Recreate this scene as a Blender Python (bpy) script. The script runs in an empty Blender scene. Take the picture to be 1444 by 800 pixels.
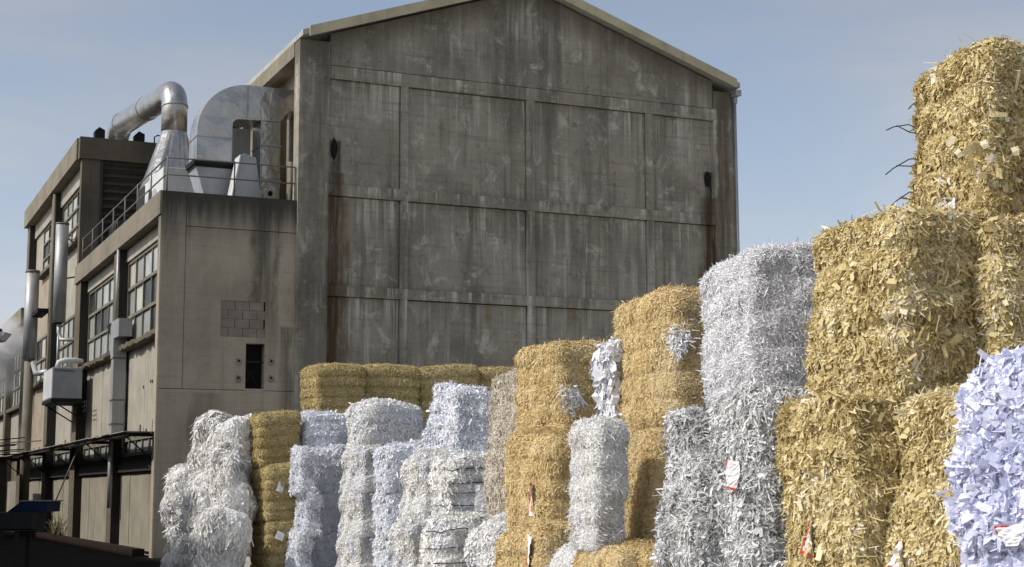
import bpy, math, random
import numpy as np
from mathutils import Matrix, Vector

SC = bpy.context.scene
COL = SC.collection
R = math.radians
rng = np.random.default_rng(7)

# ------------------------------------------------------------------ tagging
def tag(o, label=None, cat=None, group=None, kind=None):
    if label: o["label"] = label
    if cat: o["category"] = cat
    if group: o["group"] = group
    if kind: o["kind"] = kind
    return o

def empty(name, loc=(0, 0, 0), rz=0.0, parent=None):
    o = bpy.data.objects.new(name, None)
    COL.objects.link(o)
    o.location = loc
    o.rotation_euler = (0, 0, rz)
    o.empty_display_size = 0.2
    if parent: o.parent = parent
    return o

# ------------------------------------------------------------------ node helper
class NT:
    def __init__(s, tree): s.t = tree; s.L = tree.links
    def n(s, typ, **kw):
        nd = s.t.nodes.new(typ)
        ins = kw.pop('ins', {})
        for k, v in kw.items(): setattr(nd, k, v)
        for k, v in ins.items(): s.put(nd.inputs[k], v)
        return nd
    def put(s, sock, v):
        if isinstance(v, bpy.types.NodeSocket): s.L.new(v, sock)
        else: sock.default_value = v
    def math(s, op, a, b=0.0, c=None, clamp=False):
        nd = s.n('ShaderNodeMath', operation=op, use_clamp=clamp)
        s.put(nd.inputs[0], a); s.put(nd.inputs[1], b)
        if c is not None: s.put(nd.inputs[2], c)
        return nd.outputs[0]
    def mul(s, a, b): return s.math('MULTIPLY', a, b)
    def add(s, a, b): return s.math('ADD', a, b)
    def coord(s, scale=(1, 1, 1), loc=(0, 0, 0), rnd=False):
        tc = s.n('ShaderNodeTexCoord')
        mp = s.n('ShaderNodeMapping')
        v = tc.outputs['Object']
        if rnd:
            oi = s.n('ShaderNodeObjectInfo')
            va = s.n('ShaderNodeVectorMath', operation='MULTIPLY_ADD')
            s.L.new(oi.outputs['Random'], va.inputs[0]); va.inputs[1].default_value = (37, 53, 71)
            s.L.new(v, va.inputs[2]); v = va.outputs[0]
        s.L.new(v, mp.inputs['Vector'])
        mp.inputs['Scale'].default_value = scale
        mp.inputs['Location'].default_value = loc
        return mp.outputs['Vector']
    def noise(s, scale, detail=4, rough=0.55, co=None, dist=0.0):
        nd = s.n('ShaderNodeTexNoise')
        nd.inputs['Scale'].default_value = scale; nd.inputs['Detail'].default_value = detail
        nd.inputs['Roughness'].default_value = rough; nd.inputs['Distortion'].default_value = dist
        if co is not None: s.L.new(co, nd.inputs['Vector'])
        return nd.outputs['Fac']
    def ramp(s, f, stops, interp='LINEAR'):
        nd = s.n('ShaderNodeValToRGB')
        cr = nd.color_ramp; cr.interpolation = interp
        while len(cr.elements) > 1: cr.elements.remove(cr.elements[-1])
        for i, (p, c) in enumerate(stops):
            if isinstance(c, (int, float)): c = (c, c, c)
            e = cr.elements[0] if i == 0 else cr.elements.new(p)
            e.position = p; e.color = (*c, 1)
        s.put(nd.inputs['Fac'], f)
        return nd.outputs['Color']
    def step(s, f, a, b):
        nd = s.n('ShaderNodeMapRange', interpolation_type='SMOOTHSTEP')
        s.put(nd.inputs['Value'], f); nd.inputs['From Min'].default_value = a; nd.inputs['From Max'].default_value = b
        return nd.outputs['Result']
    def mix(s, f, a, b, mode='MIX'):
        nd = s.n('ShaderNodeMix', data_type='RGBA', blend_type=mode)
        s.put(nd.inputs['Factor'], f)
        for i, v in ((6, a), (7, b)):
            if isinstance(v, tuple) and len(v) == 3: v = (*v, 1)
            s.put(nd.inputs[i], v)
        return nd.outputs[2]

def newmat(name):
    m = bpy.data.materials.new(name); m.use_nodes = True
    t = m.node_tree; t.nodes.clear()
    return m, NT(t)

def finish(m, k, col, rough=0.8, metal=0.0, spec=0.3, bump=None, bstr=0.3, bdist=0.02, transl=0.0):
    out = k.n('ShaderNodeOutputMaterial')
    p = k.n('ShaderNodeBsdfPrincipled')
    if isinstance(col, tuple): col = (*col, 1) if len(col) == 3 else col
    k.put(p.inputs['Base Color'], col); k.put(p.inputs['Roughness'], rough)
    k.put(p.inputs['Metallic'], metal); k.put(p.inputs['Specular IOR Level'], spec)
    if bump is not None:
        b = k.n('ShaderNodeBump'); b.inputs['Strength'].default_value = bstr; b.inputs['Distance'].default_value = bdist
        k.L.new(bump, b.inputs['Height']); k.L.new(b.outputs[0], p.inputs['Normal'])
    if transl > 0:
        tr = k.n('ShaderNodeBsdfTranslucent'); k.put(tr.inputs['Color'], col)
        mx = k.n('ShaderNodeMixShader'); mx.inputs[0].default_value = transl
        k.L.new(p.outputs[0], mx.inputs[1]); k.L.new(tr.outputs[0], mx.inputs[2])
        k.L.new(mx.outputs[0], out.inputs['Surface'])
    else:
        k.L.new(p.outputs[0], out.inputs['Surface'])
    return m

def xyz(k):
    tc = k.n('ShaderNodeTexCoord'); sp = k.n('ShaderNodeSeparateXYZ')
    k.L.new(tc.outputs['Object'], sp.inputs[0])
    return sp.outputs

def concrete(name, base, dark, light, streak=1.0, kind=None):
    m, k = newmat(name)
    x, y, z = xyz(k)
    big = k.noise(0.55, 6, 0.6, k.coord((1, 1, 0.7)))
    st = k.noise(1.0, 8, 0.66, k.coord((4.6, 4.6, 0.22)))
    st2 = k.noise(1.0, 6, 0.62, k.coord((1.5, 1.5, 0.10), (7, 3, 1)))
    st3 = k.noise(1.0, 5, 0.7, k.coord((13, 13, 0.5), (2, 9, 4)))
    fine = k.noise(9.0, 8, 0.75, k.coord())
    forml = k.noise(1.0, 4, 0.7, k.coord((0.5, 0.5, 9.0), (1, 2, 3)))
    c = k.ramp(k.noise(0.35, 6, 0.62, k.coord((1, 1, 1), (3, 8, 5))), [(0.33, tuple(v*0.78 for v in base)), (0.5, base), (0.68, tuple(v*1.15 for v in base))])
    c = k.mix(k.mul(k.step(big, 0.45, 0.68), 0.6), c, dark)
    if streak > 0:
        c = k.mix(k.mul(k.step(st2, 0.52, 0.68), 0.65*streak), c, dark)
        where = k.step(k.noise(0.33, 4, 0.6, k.coord((1, 1, 1), (9, 1, 2))), 0.40, 0.62)
        c = k.mix(k.mul(k.mul(k.step(st, 0.50, 0.70), 0.75*streak), where), c, light)
        c = k.mix(k.mul(k.step(st3, 0.58, 0.75), 0.28*streak), c, light)
        c = k.mix(k.mul(k.step(st, 0.46, 0.30), 0.65*streak), c, dark)
        chalk = k.noise(1.5, 10, 0.76, k.coord((1, 1, 0.85), (11, 2, 6)), 0.5)
        c = k.mix(k.mul(k.step(chalk, 0.53, 0.66), 0.62*streak), c, light)
        pit = k.noise(3.4, 9, 0.80, k.coord((1, 1, 0.9), (4, 12, 9)), 0.3)
        c = k.mix(k.mul(k.step(pit, 0.52, 0.66), 0.60*streak), c, dark)
        if kind == 'gable':
            # lime and dirt runs that start at the ledges and die out below them
            run = k.noise(1.0, 5, 0.68, k.coord((3.6, 3.6, 0.12), (3, 6, 2)))
            run2 = k.noise(1.0, 5, 0.7, k.coord((2.2, 2.2, 0.10), (8, 1, 7)))
            for ze, ln in ((16.2, 2.4), (13.26, 0.5), (12.9, 1.7), (9.95, 0.4), (9.64, 1.5), (7.17, 0.5), (6.88, 1.6)):
                f = k.mul(k.step(z, ze-ln, ze-0.05), k.math('LESS_THAN', z, ze+0.004))
                c = k.mix(k.mul(k.mul(k.step(run, 0.52, 0.66), f), 0.75), c, light)
                c = k.mix(k.mul(k.mul(k.step(run2, 0.50, 0.64), f), 0.70), c, dark)
    c = k.mix(k.mul(k.step(fine, 0.42, 0.75), 0.35), c, tuple(min(1, v*1.25) for v in base))
    c = k.mix(k.mul(k.step(forml, 0.50, 0.72), 0.40), c, dark)
    def blob(cx, wx, z0, z1, fade, strength, col):
        nonlocal c
        wob = k.mul(k.math('SUBTRACT', k.noise(1.0, 5, 0.6, k.coord((2.5, 2.5, 0.8))), 0.5), wx*2.2)
        dx = k.math('ABSOLUTE', k.math('SUBTRACT', k.add(x, wob), cx))
        f = k.step(dx, wx, wx*0.35)
        f = k.mul(f, k.mul(k.step(z, z1+0.02, z1-0.05), k.step(z, z0, z0+fade)))
        f = k.mul(f, k.add(0.35, k.mul(k.step(st, 0.36, 0.56), 0.65)))
        c = k.mix(k.mul(f, strength), c, col)
    if kind == 'gable':
        # rust and soot runs below the two broken rainwater holes, darker along the verge
        rust = (0.045, 0.030, 0.018)
        blob(4.66, 0.20, 2.0, 11.2, 4.0, 0.9, (0.022, 0.017, 0.013))
        blob(4.70, 0.42, 0.0, 10.3, 3.0, 0.7, (0.075, 0.044, 0.022))
        blob(4.95, 0.30, 1.0, 9.6, 5.0, 0.4, (0.10, 0.065, 0.035))
        blob(16.5, 0.22, 6.5, 11.3, 2.5, 0.95, (0.02, 0.015, 0.012))
        blob(16.5, 0.45, 3.0, 10.5, 3.0, 0.75, (0.07, 0.040, 0.021))
        blob(17.0, 0.30, 7.0, 13.8, 3.5, 0.7, (0.085, 0.050, 0.027))
        blob(4.03, 0.50, -2.0, 14.2, 1.0, 0.55, (0.075, 0.066, 0.052))
        blob(17.1, 0.42, -2.0, 14.2, 1.0, 0.5, (0.075, 0.066, 0.052))
        blob(4.3, 0.25, 10.8, 13.9, 2.0, 0.45, (0.04, 0.036, 0.03))
        blob(11.9, 0.16, 6.3, 7.15, 0.3, 0.5, (0.17, 0.12, 0.03))
        blob(9.2, 0.13, 6.1, 6.95, 0.3, 0.5, (0.17, 0.12, 0.03))
        blob(10.0, 0.10, 6.5, 7.1, 0.3, 0.4, (0.17, 0.12, 0.03))
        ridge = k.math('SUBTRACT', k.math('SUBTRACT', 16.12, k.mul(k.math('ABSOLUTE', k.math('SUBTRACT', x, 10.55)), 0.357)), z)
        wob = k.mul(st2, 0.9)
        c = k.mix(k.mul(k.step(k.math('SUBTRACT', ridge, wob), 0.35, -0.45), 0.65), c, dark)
    if kind == 'annex':
        blob(2.75, 0.45, 4.0, 9.5, 3.5, 0.75, (0.045, 0.042, 0.036))
        blob(3.35, 0.25, 2.0, 6.0, 2.0, 0.6, (0.04, 0.037, 0.032))
        blob(0.2, 0.35, 6.5, 9.5, 2.0, 0.55, (0.05, 0.046, 0.04))
        blob(1.3, 0.6, 1.5, 4.2, 1.2, 0.45, (0.09, 0.08, 0.065))
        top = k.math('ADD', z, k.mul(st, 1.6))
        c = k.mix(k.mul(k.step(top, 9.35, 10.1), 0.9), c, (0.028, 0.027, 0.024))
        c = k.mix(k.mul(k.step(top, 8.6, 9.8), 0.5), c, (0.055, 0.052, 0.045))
    bh = k.add(k.mul(fine, 0.5), k.add(k.mul(st, 0.5), k.mul(forml, 0.6)))
    return finish(m, k, c, 0.92, spec=0.15, bump=bh, bstr=0.5, bdist=0.02)

def weathered(name, base, dark, rough=0.85, streak=0.6, metal=0.0, spec=0.25, scale=1.0, dent=0.0):
    """plain painted / cast material with vertical runs of dirt and blotches"""
    m, k = newmat(name)
    st = k.noise(1.0, 6, 0.6, k.coord((5*scale, 5*scale, 0.45*scale)))
    big = k.noise(1.3*scale, 5, 0.6, k.coord())
    fine = k.noise(14*scale, 4, 0.7, k.coord())
    c = k.ramp(big, [(0.3, tuple(v*0.8 for v in base)), (0.65, tuple(min(1, v*1.12) for v in base))])
    c = k.mix(k.mul(k.step(st, 0.52, 0.72), streak), c, dark)
    c = k.mix(k.mul(k.step(fine, 0.5, 0.75), 0.25), c, dark)
    r = k.add(rough-0.1, k.mul(big, 0.2))
    if dent:
        dn = k.noise(1.6, 3, 0.5, k.coord((1, 1, 0.8), (3, 3, 3)), 0.4)
        return finish(m, k, c, r, metal, spec, bump=k.add(k.mul(dn, dent), k.mul(fine, 0.05)), bstr=0.6, bdist=0.12)
    return finish(m, k, c, r, metal, spec, bump=fine, bstr=0.25, bdist=0.01)

M = {}
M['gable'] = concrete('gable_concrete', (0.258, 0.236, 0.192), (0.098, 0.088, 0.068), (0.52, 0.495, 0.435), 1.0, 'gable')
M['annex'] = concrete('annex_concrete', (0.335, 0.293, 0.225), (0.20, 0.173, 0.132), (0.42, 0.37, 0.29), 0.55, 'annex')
M['frame_c'] = concrete('frame_concrete', (0.135, 0.115, 0.082), (0.06, 0.05, 0.036), (0.21, 0.185, 0.14), 0.7)
M['cornice'] = concrete('cornice_concrete', (0.205, 0.18, 0.137), (0.11, 0.096, 0.073), (0.28, 0.248, 0.195), 0.5)
M['panel'] = weathered('pale_panel', (0.32, 0.298, 0.245), (0.20, 0.163, 0.13), 0.9, 0.45)
M['door'] = weathered('pale_door', (0.275, 0.25, 0.195), (0.17, 0.125, 0.097), 0.75, 0.55)
M['pinkpanel'] = weathered('buff_panel', (0.31, 0.26, 0.195), (0.18, 0.15, 0.11), 0.9, 0.4)
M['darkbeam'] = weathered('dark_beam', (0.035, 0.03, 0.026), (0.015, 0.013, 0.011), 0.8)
M['mullion'] = weathered('window_bars', (0.17, 0.155, 0.12), (0.07, 0.06, 0.048), 0.85, 0.5)
M['fascia'] = weathered('fascia_paint', (0.40, 0.36, 0.24), (0.25, 0.22, 0.15), 0.6, 0.4)
M['roof'] = weathered('roof_sheet', (0.36, 0.35, 0.32), (0.2, 0.18, 0.15), 0.5)
M['soffit'] = weathered('stained_soffit', (0.20, 0.155, 0.095), (0.05, 0.04, 0.03), 0.9, 0.6)
M['galv'] = weathered('galvanised_sheet', (0.47, 0.455, 0.43), (0.28, 0.255, 0.22), 0.30, 0.5, metal=0.85, spec=0.5, dent=1.0)
M['dullgalv'] = weathered('dull_galvanised', (0.33, 0.33, 0.325), (0.2, 0.19, 0.18), 0.5, 0.4, metal=0.4, spec=0.5)
M['whitesteel'] = weathered('white_painted_steel', (0.52, 0.52, 0.51), (0.36, 0.35, 0.33), 0.45, 0.3)
M['greysteel'] = weathered('grey_painted_steel', (0.30, 0.31, 0.325), (0.19, 0.19, 0.2), 0.5, 0.3)
M['rail'] = weathered('rail_steel', (0.14, 0.135, 0.13), (0.07, 0.06, 0.05), 0.6)
M['darkmetal'] = weathered('dark_steel', (0.016, 0.016, 0.017), (0.010, 0.009, 0.008), 0.75, spec=0.12)
M['bluesteel'] = weathered('blue_steel', (0.008, 0.014, 0.038), (0.006, 0.008, 0.014), 0.8, spec=0.08)
M['louvre'] = weathered('louvre_sheet', (0.050, 0.045, 0.040), (0.02, 0.018, 0.016), 0.7)
M['rear'] = concrete('rear_concrete', (0.115, 0.10, 0.075), (0.06, 0.052, 0.04), (0.16, 0.14, 0.11), 0.5)
M['canopy'] = weathered('canopy_sheet', (0.30, 0.29, 0.26), (0.12, 0.11, 0.10), 0.6)
M['kerb'] = weathered('kerb_brick', (0.030, 0.021, 0.017), (0.015, 0.012, 0.010), 0.95, spec=0.05)
M['block'] = weathered('grey_block', (0.225, 0.198, 0.158), (0.13, 0.115, 0.09), 0.95, 0.3, scale=2.5)
M['black'] = weathered('dark_void', (0.008, 0.008, 0.008), (0.004, 0.004, 0.004), 0.9)
M['wire'] = weathered('black_wire', (0.02, 0.02, 0.022), (0.03, 0.02, 0.015), 0.5)
M['red'] = weathered('red_print', (0.55, 0.07, 0.045), (0.4, 0.05, 0.035), 0.7, scale=6)
M['tagpaper'] = weathered('tag_paper', (0.78, 0.76, 0.76), (0.6, 0.58, 0.57), 0.7, 0.2, scale=6)
M['cable'] = weathered('dark_cable', (0.05, 0.045, 0.04), (0.03, 0.025, 0.02), 0.7)

def glass_mat():
    m, k = newmat('dirty_window_panes')
    at = k.n('ShaderNodeAttribute', attribute_name='tone')
    t = at.outputs['Fac']
    dirt = k.noise(3.0, 6, 0.65, k.coord((1, 1, 0.5)))
    c = k.ramp(t, [(0.0, (0.012, 0.012, 0.012)), (0.10, (0.03, 0.03, 0.028)), (0.12, (0.30, 0.31, 0.29)), (0.55, (0.42, 0.43, 0.41)), (0.80, (0.52, 0.50, 0.43)), (1.0, (0.58, 0.56, 0.47))], 'CONSTANT')
    c = k.mix(k.mul(k.step(dirt, 0.42, 0.7), 0.55), c, (0.15, 0.14, 0.115))
    return finish(m, k, c, k.add(0.18, k.mul(dirt, 0.35)), spec=0.5)
M['glass'] = glass_mat()

# ------------------------------------------------------------------ mesh builder
class MB:
    def __init__(s): s.v = []; s.f = []; s.mi = []; s.cur = 0; s.tone = {}; s.smooth = []
    def verts(s, vs):
        b = len(s.v); s.v += [tuple(map(float, p)) for p in vs]; return b
    def face(s, idx, sm=False): s.f.append(tuple(idx)); s.mi.append(s.cur); s.smooth.append(sm)
    def box(s, x0, x1, y0, y1, z0, z1):
        b = s.verts([(x0,y0,z0),(x1,y0,z0),(x1,y1,z0),(x0,y1,z0),(x0,y0,z1),(x1,y0,z1),(x1,y1,z1),(x0,y1,z1)])
        for q in ((0,3,2,1),(4,5,6,7),(0,1,5,4),(1,2,6,5),(2,3,7,6),(3,0,4,7)): s.face([b+i for i in q])
        return s
    def prism_y(s, poly, y0, y1):          # polygon in x-z, extruded along y
        n = len(poly)
        b = s.verts([(x, y0, z) for x, z in poly] + [(x, y1, z) for x, z in poly])
        s.face([b+i for i in range(n)]); s.face([b+n+i for i in reversed(range(n))])
        for i in range(n):
            j = (i+1) % n; s.face([b+j, b+i, b+n+i, b+n+j])
        return s
    def prism_x(s, poly, x0, x1):          # polygon in y-z, extruded along x
        n = len(poly)
        b = s.verts([(x0, y, z) for y, z in poly] + [(x1, y, z) for y, z in poly])
        s.face([b+i for i in reversed(range(n))]); s.face([b+n+i for i in range(n)])
        for i in range(n):
            j = (i+1) % n; s.face([b+i, b+j, b+n+j, b+n+i])
        return s
    def tube(s, pts, r, n=8, cap=True):
        pts = [Vector(p) for p in pts]
        rs = r if isinstance(r, (list, tuple)) else [r]*len(pts)
        rings = []; prev = None
        for i, p in enumerate(pts):
            a = pts[max(i-1, 0)]; c = pts[min(i+1, len(pts)-1)]
            t = (c-a).normalized()
            if prev is None:
                ref = Vector((0, 0, 1)) if abs(t.z) < 0.9 else Vector((1, 0, 0))
                x = t.cross(ref).normalized()
            else:
                x = (prev - t*prev.dot(t)).normalized()
            prev = x; y = t.cross(x)
            rings.append(s.verts([p + (x*math.cos(2*math.pi*j/n) + y*math.sin(2*math.pi*j/n))*rs[i] for j in range(n)]))
        for a, b in zip(rings, rings[1:]):
            for j in range(n):
                s.face([a+j, a+(j+1) % n, b+(j+1) % n, b+j], True)
        if cap:
            s.face([rings[0]+j for j in reversed(range(n))]); s.face([rings[-1]+j for j in range(n)])
        return s
    def build(s, name, mats, parent=None, loc=None, bevel=0.0):
        me = bpy.data.meshes.new(name)
        me.from_pydata(s.v, [], s.f)
        if not isinstance(mats, (list, tuple)): mats = [mats]
        for m in mats: me.materials.append(m)
        me.polygons.foreach_set('material_index', s.mi)
        me.polygons.foreach_set('use_smooth', s.smooth)
        if s.tone:
            a = me.attributes.new('tone', 'FLOAT', 'POINT')
            arr = np.zeros(len(s.v)); 
            for i, t in s.tone.items(): arr[i] = t
            a.data.foreach_set('value', arr)
        me.update()
        o = bpy.data.objects.new(name, me); COL.objects.link(o)
        if parent: o.parent = parent
        if loc: o.location = loc
        if bevel:
            bm = o.modifiers.new('edge', 'BEVEL'); bm.width = bevel; bm.segments = 2; bm.limit_method = 'ANGLE'
        return o

# ------------------------------------------------------------------ camera
CAMZ = 1.6
F, PITCH, ROLL, TH = 2157.7, R(7.791), R(0.191), R(24.081)
cam = bpy.data.cameras.new('camera'); co = bpy.data.objects.new('camera', cam); COL.objects.link(co)
cam.sensor_width = 36; cam.lens = 36*F/1444; cam.clip_end = 3000; cam.clip_start = 0.1
co.matrix_world = Matrix.Translation((0, 0, CAMZ)) @ Matrix.Rotation(math.pi/2 + PITCH, 4, 'X') @ Matrix.Rotation(-ROLL, 4, 'Z')
SC.camera = co

# ------------------------------------------------------------------ light
SUN_EL, SUN_S = R(42), Vector((-0.926, -0.377, 0)).normalized()
sd = (SUN_S*math.cos(SUN_EL) + Vector((0, 0, math.sin(SUN_EL)))).normalized()
sun = bpy.data.lights.new('sun', 'SUN'); so = bpy.data.objects.new('sun', sun); COL.objects.link(so)
sun.energy = 3.2; sun.angle = R(0.55); sun.color = (1.0, 0.95, 0.87)
so.rotation_euler = (-sd).to_track_quat('-Z', 'Y').to_euler(); so.location = (-30, -10, 40)
w = bpy.data.worlds.new('World'); SC.world = w; w.use_nodes = True
w.node_tree.nodes.clear(); k = NT(w.node_tree)
sky = k.n('ShaderNodeTexSky', sky_type='NISHITA', sun_disc=False, sun_elevation=SUN_EL,
          sun_rotation=math.atan2(sd.x, sd.y), air_density=1.0, dust_density=2.2, ozone_density=1.6, altitude=0)
tc = k.n('ShaderNodeTexCoord')
mp = k.n('ShaderNodeMapping'); k.L.new(tc.outputs['Generated'], mp.inputs['Vector']); mp.inputs['Scale'].default_value = (1.2, 1.2, 5.5)
cl = k.noise(2.3, 5, 0.55, mp.outputs[0], 0.4)
cl2 = k.noise(1.1, 3, 0.5, mp.outputs[0], 0.2)
veil = k.add(k.mul(k.step(cl, 0.38, 0.72), 0.35), k.mul(k.step(cl2, 0.35, 0.7), 0.35))
# thin high cloud: the sky's own light partly turned to a pale grey
bw = k.n('ShaderNodeRGBToBW'); k.L.new(sky.outputs[0], bw.inputs[0])
cm = k.n('ShaderNodeCombineColor')
k.L.new(k.mul(bw.outputs[0], k.add(0.88, k.mul(veil, .42))), cm.inputs[0]); k.L.new(k.mul(bw.outputs[0], k.add(0.95, k.mul(veil, .38))), cm.inputs[1]); k.L.new(k.mul(bw.outputs[0], k.add(1.08, k.mul(veil, .34))), cm.inputs[2])
colr = k.mix(k.add(0.36, veil), sky.outputs[0], cm.outputs[0])
bg = k.n('ShaderNodeBackground'); k.L.new(colr, bg.inputs['Color']); bg.inputs['Strength'].default_value = 0.15
ow = k.n('ShaderNodeOutputWorld'); k.L.new(bg.outputs[0], ow.inputs['Surface'])
SC.view_settings.view_transform = 'Standard'; SC.view_settings.look = 'None'
SC.view_settings.exposure = 0.16; SC.view_settings.gamma = 1.0
SC.render.engine = 'CYCLES'
SC.cycles.max_bounces = 6; SC.cycles.diffuse_bounces = 4; SC.cycles.glossy_bounces = 3
SC.cycles.transmission_bounces = 4; SC.cycles.volume_bounces = 1; SC.cycles.use_denoising = True

# ------------------------------------------------------------------ ground
def ground_mat():
    m, k = newmat('yard_concrete')
    a = k.noise(0.25, 6, 0.6, k.coord()); b = k.noise(6, 6, 0.7, k.coord())
    c = k.ramp(a, [(0.35, (0.32, 0.30, 0.26)), (0.65, (0.45, 0.42, 0.37))])
    c = k.mix(k.mul(k.step(b, 0.5, 0.7), 0.4), c, (0.14, 0.125, 0.105))
    return finish(m, k, c, 0.9, spec=0.2, bump=b, bstr=0.4, bdist=0.02)
def road_mat():
    m, k = newmat('dark_asphalt')  # very dark asphalt with paler specks
    a = k.noise(0.5, 6, 0.65, k.coord()); b = k.noise(14, 6, 0.7, k.coord())
    c = k.ramp(a, [(0.35, (0.007, 0.006, 0.005)), (0.7, (0.017, 0.014, 0.012))])
    c = k.mix(k.mul(k.step(b, 0.55, 0.75), 0.3), c, (0.05, 0.042, 0.035))
    return finish(m, k, c, 0.95, spec=0.03, bump=b, bstr=0.6, bdist=0.03)
g = MB(); b0 = g.verts([(-1500, -300, 0), (1500, -300, 0), (1500, 2500, 0), (-1500, 2500, 0)]); g.face([b0, b0+1, b0+2, b0+3])
tag(g.build('ground', ground_mat()), kind='structure')

OB = Vector((-9.043, 38.995, 0))
frame_rot = TH
gv = Vector((math.cos(TH), math.sin(TH), 0)); wv = Vector((-math.sin(TH), math.cos(TH), 0))
def bworld(u, v, z=0): return OB + gv*u + wv*v + Vector((0, 0, z))
g = MB(); b0 = g.verts([(-12, -9, 0.004), (0.25, -9, 0.004), (0.25, 90, 0.004), (-12, 90, 0.004)]); g.face([b0, b0+1, b0+2, b0+3])
rd = g.build('road', road_mat()); rd.location = OB; rd.rotation_euler = (0, 0, TH); tag(rd, kind='structure')

def bempty(name, label, cat, group=None):
    o = empty(name, OB, TH); return tag(o, label, cat, group)

# ------------------------------------------------------------------ main hall
hall = bempty('factory_hall', 'tall bare concrete factory hall with stained gable wall of framed panels', 'building')
U1, U2, EV = 3.6, 17.5, 13.92
UA, ZA = 10.55, 16.30
def gz(u): return EV + (ZA-EV)*(1-abs(u-UA)/(UA-U1))
m = MB()
m.prism_y([(U1+0.5, 0), (U2-0.5, 0), (U2-0.5, gz(U2-0.5)-.1), (UA, ZA-.1), (U1+0.5, gz(U1+0.5)-.1)], 0.36, 0.5)      # backing seen in the joints
m.box(U1, 4.46, 0.0, 0.5, 0, EV-0.02)                   # corner piers
m.box(16.72, 17.32, 0.0, 0.5, 0, EV-0.10)
m.box(17.32, U2, 0.05, 0.5, 0, EV-0.10)
J = 0.022
up = [(4.46+J, 13.26+J), (16.72-J, 13.26+J), (16.72-J, gz(16.72)-.06), (UA, ZA-.06), (4.46+J, gz(4.46)-.06)]
m.prism_y(up, 0.05, 0.34)
US = [4.46, 6.55, 6.77, 10.41, 10.66, 14.34, 14.57, 16.72]
ZS = [0, 3.9, 4.2, 6.88, 7.17, 9.64, 9.95, 12.90, 13.26]
rp = random.Random(12)
for j in range(8):
    if j % 2: m.box(4.462, 16.718, 0.03, 0.34, ZS[j], ZS[j+1]); continue
    for i in range(7):
        if i % 2: m.box(US[i], US[i+1], 0.042, 0.34, ZS[j]+.002, ZS[j+1]-.002)
        else: m.box(US[i]+J*rp.uniform(.3, 1), US[i+1]-J*rp.uniform(.6, 1.2), 0.115+rp.uniform(-.012, .012), 0.34, ZS[j]+J*rp.uniform(.2, .8), ZS[j+1]-J*rp.uniform(.7, 1.3))
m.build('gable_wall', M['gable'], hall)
# broken rainwater holes with the rough pipe stub left in them
for cu, cz, hw, hh in ((4.63, 10.95, 0.10, 0.28), (16.50, 11.05, 0.12, 0.26)):
    m = MB(); n = 11
    random.seed(int(cu*10))
    m.prism_y([(cu + hw*random.uniform(.75, 1.15)*math.cos(2*math.pi*i/n), cz + hh*random.uniform(.8, 1.15)*math.sin(2*math.pi*i/n)) for i in range(n)], 0.095, 0.12)
    m.build('drain_hole', M['black'], hall)
m = MB()
m.box(4.15, 4.40, 0.5, 32, 0, EV-0.25); m.box(17.1, 17.36, 0.5, 32, 0, EV-0.25)
for v in (3.2, 7.6, 12.0): m.box(3.95, 4.149, v, v+0.5, 9.0, 13.3)
m.build('side_wall', M['cornice'], hall)
m = MB(); m.box(U1-0.02, 3.80, 0.505, 32, 13.52, EV+0.02)
m.build('eave_beam', M['cornice'], hall)
m = MB(); m.box(3.802, 4.148, 0.505, 32, 13.60, 13.70)
m.build('soffit', M['soffit'], hall)
def slope_poly(u0, u1, off0, off1, f=gz):
    return [(u0, f(u0)+off0), (u1, f(u1)+off0), (u1, f(u1)+off1), (u0, f(u0)+off1)]
def gzx(u): return EV + (ZA-EV)*(1-abs(u-UA)/(UA-U1))
m = MB()
m.prism_y(slope_poly(3.78, UA-0.004, -0.06, 0.22, gzx), -0.34, -0.28)
m.prism_y(slope_poly(UA+0.004, 17.36, -0.06, 0.22, gzx), -0.34, -0.28)
m.build('fascia', M['fascia'], hall)
m = MB()
m.prism_y(slope_poly(3.60, UA-0.002, 0.02, 0.17, gzx), -0.278, 32)
m.prism_y(slope_poly(UA+0.002, 17.5, 0.02, 0.17, gzx), -0.278, 32)
m.build('roof', M['roof'], hall)
m = MB()
m.box(17.36, 17.56, -0.25, 32, EV-0.22, EV-0.04)
m.tube([(17.47, 0.0, EV-0.2), (17.47, 0.0, 0)], 0.045, 8)
m.box(17.42, 17.53, -0.06, 0.06, EV-0.42, EV-0.21)
m.build('gutter', M['dullgalv'], hall)

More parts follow.
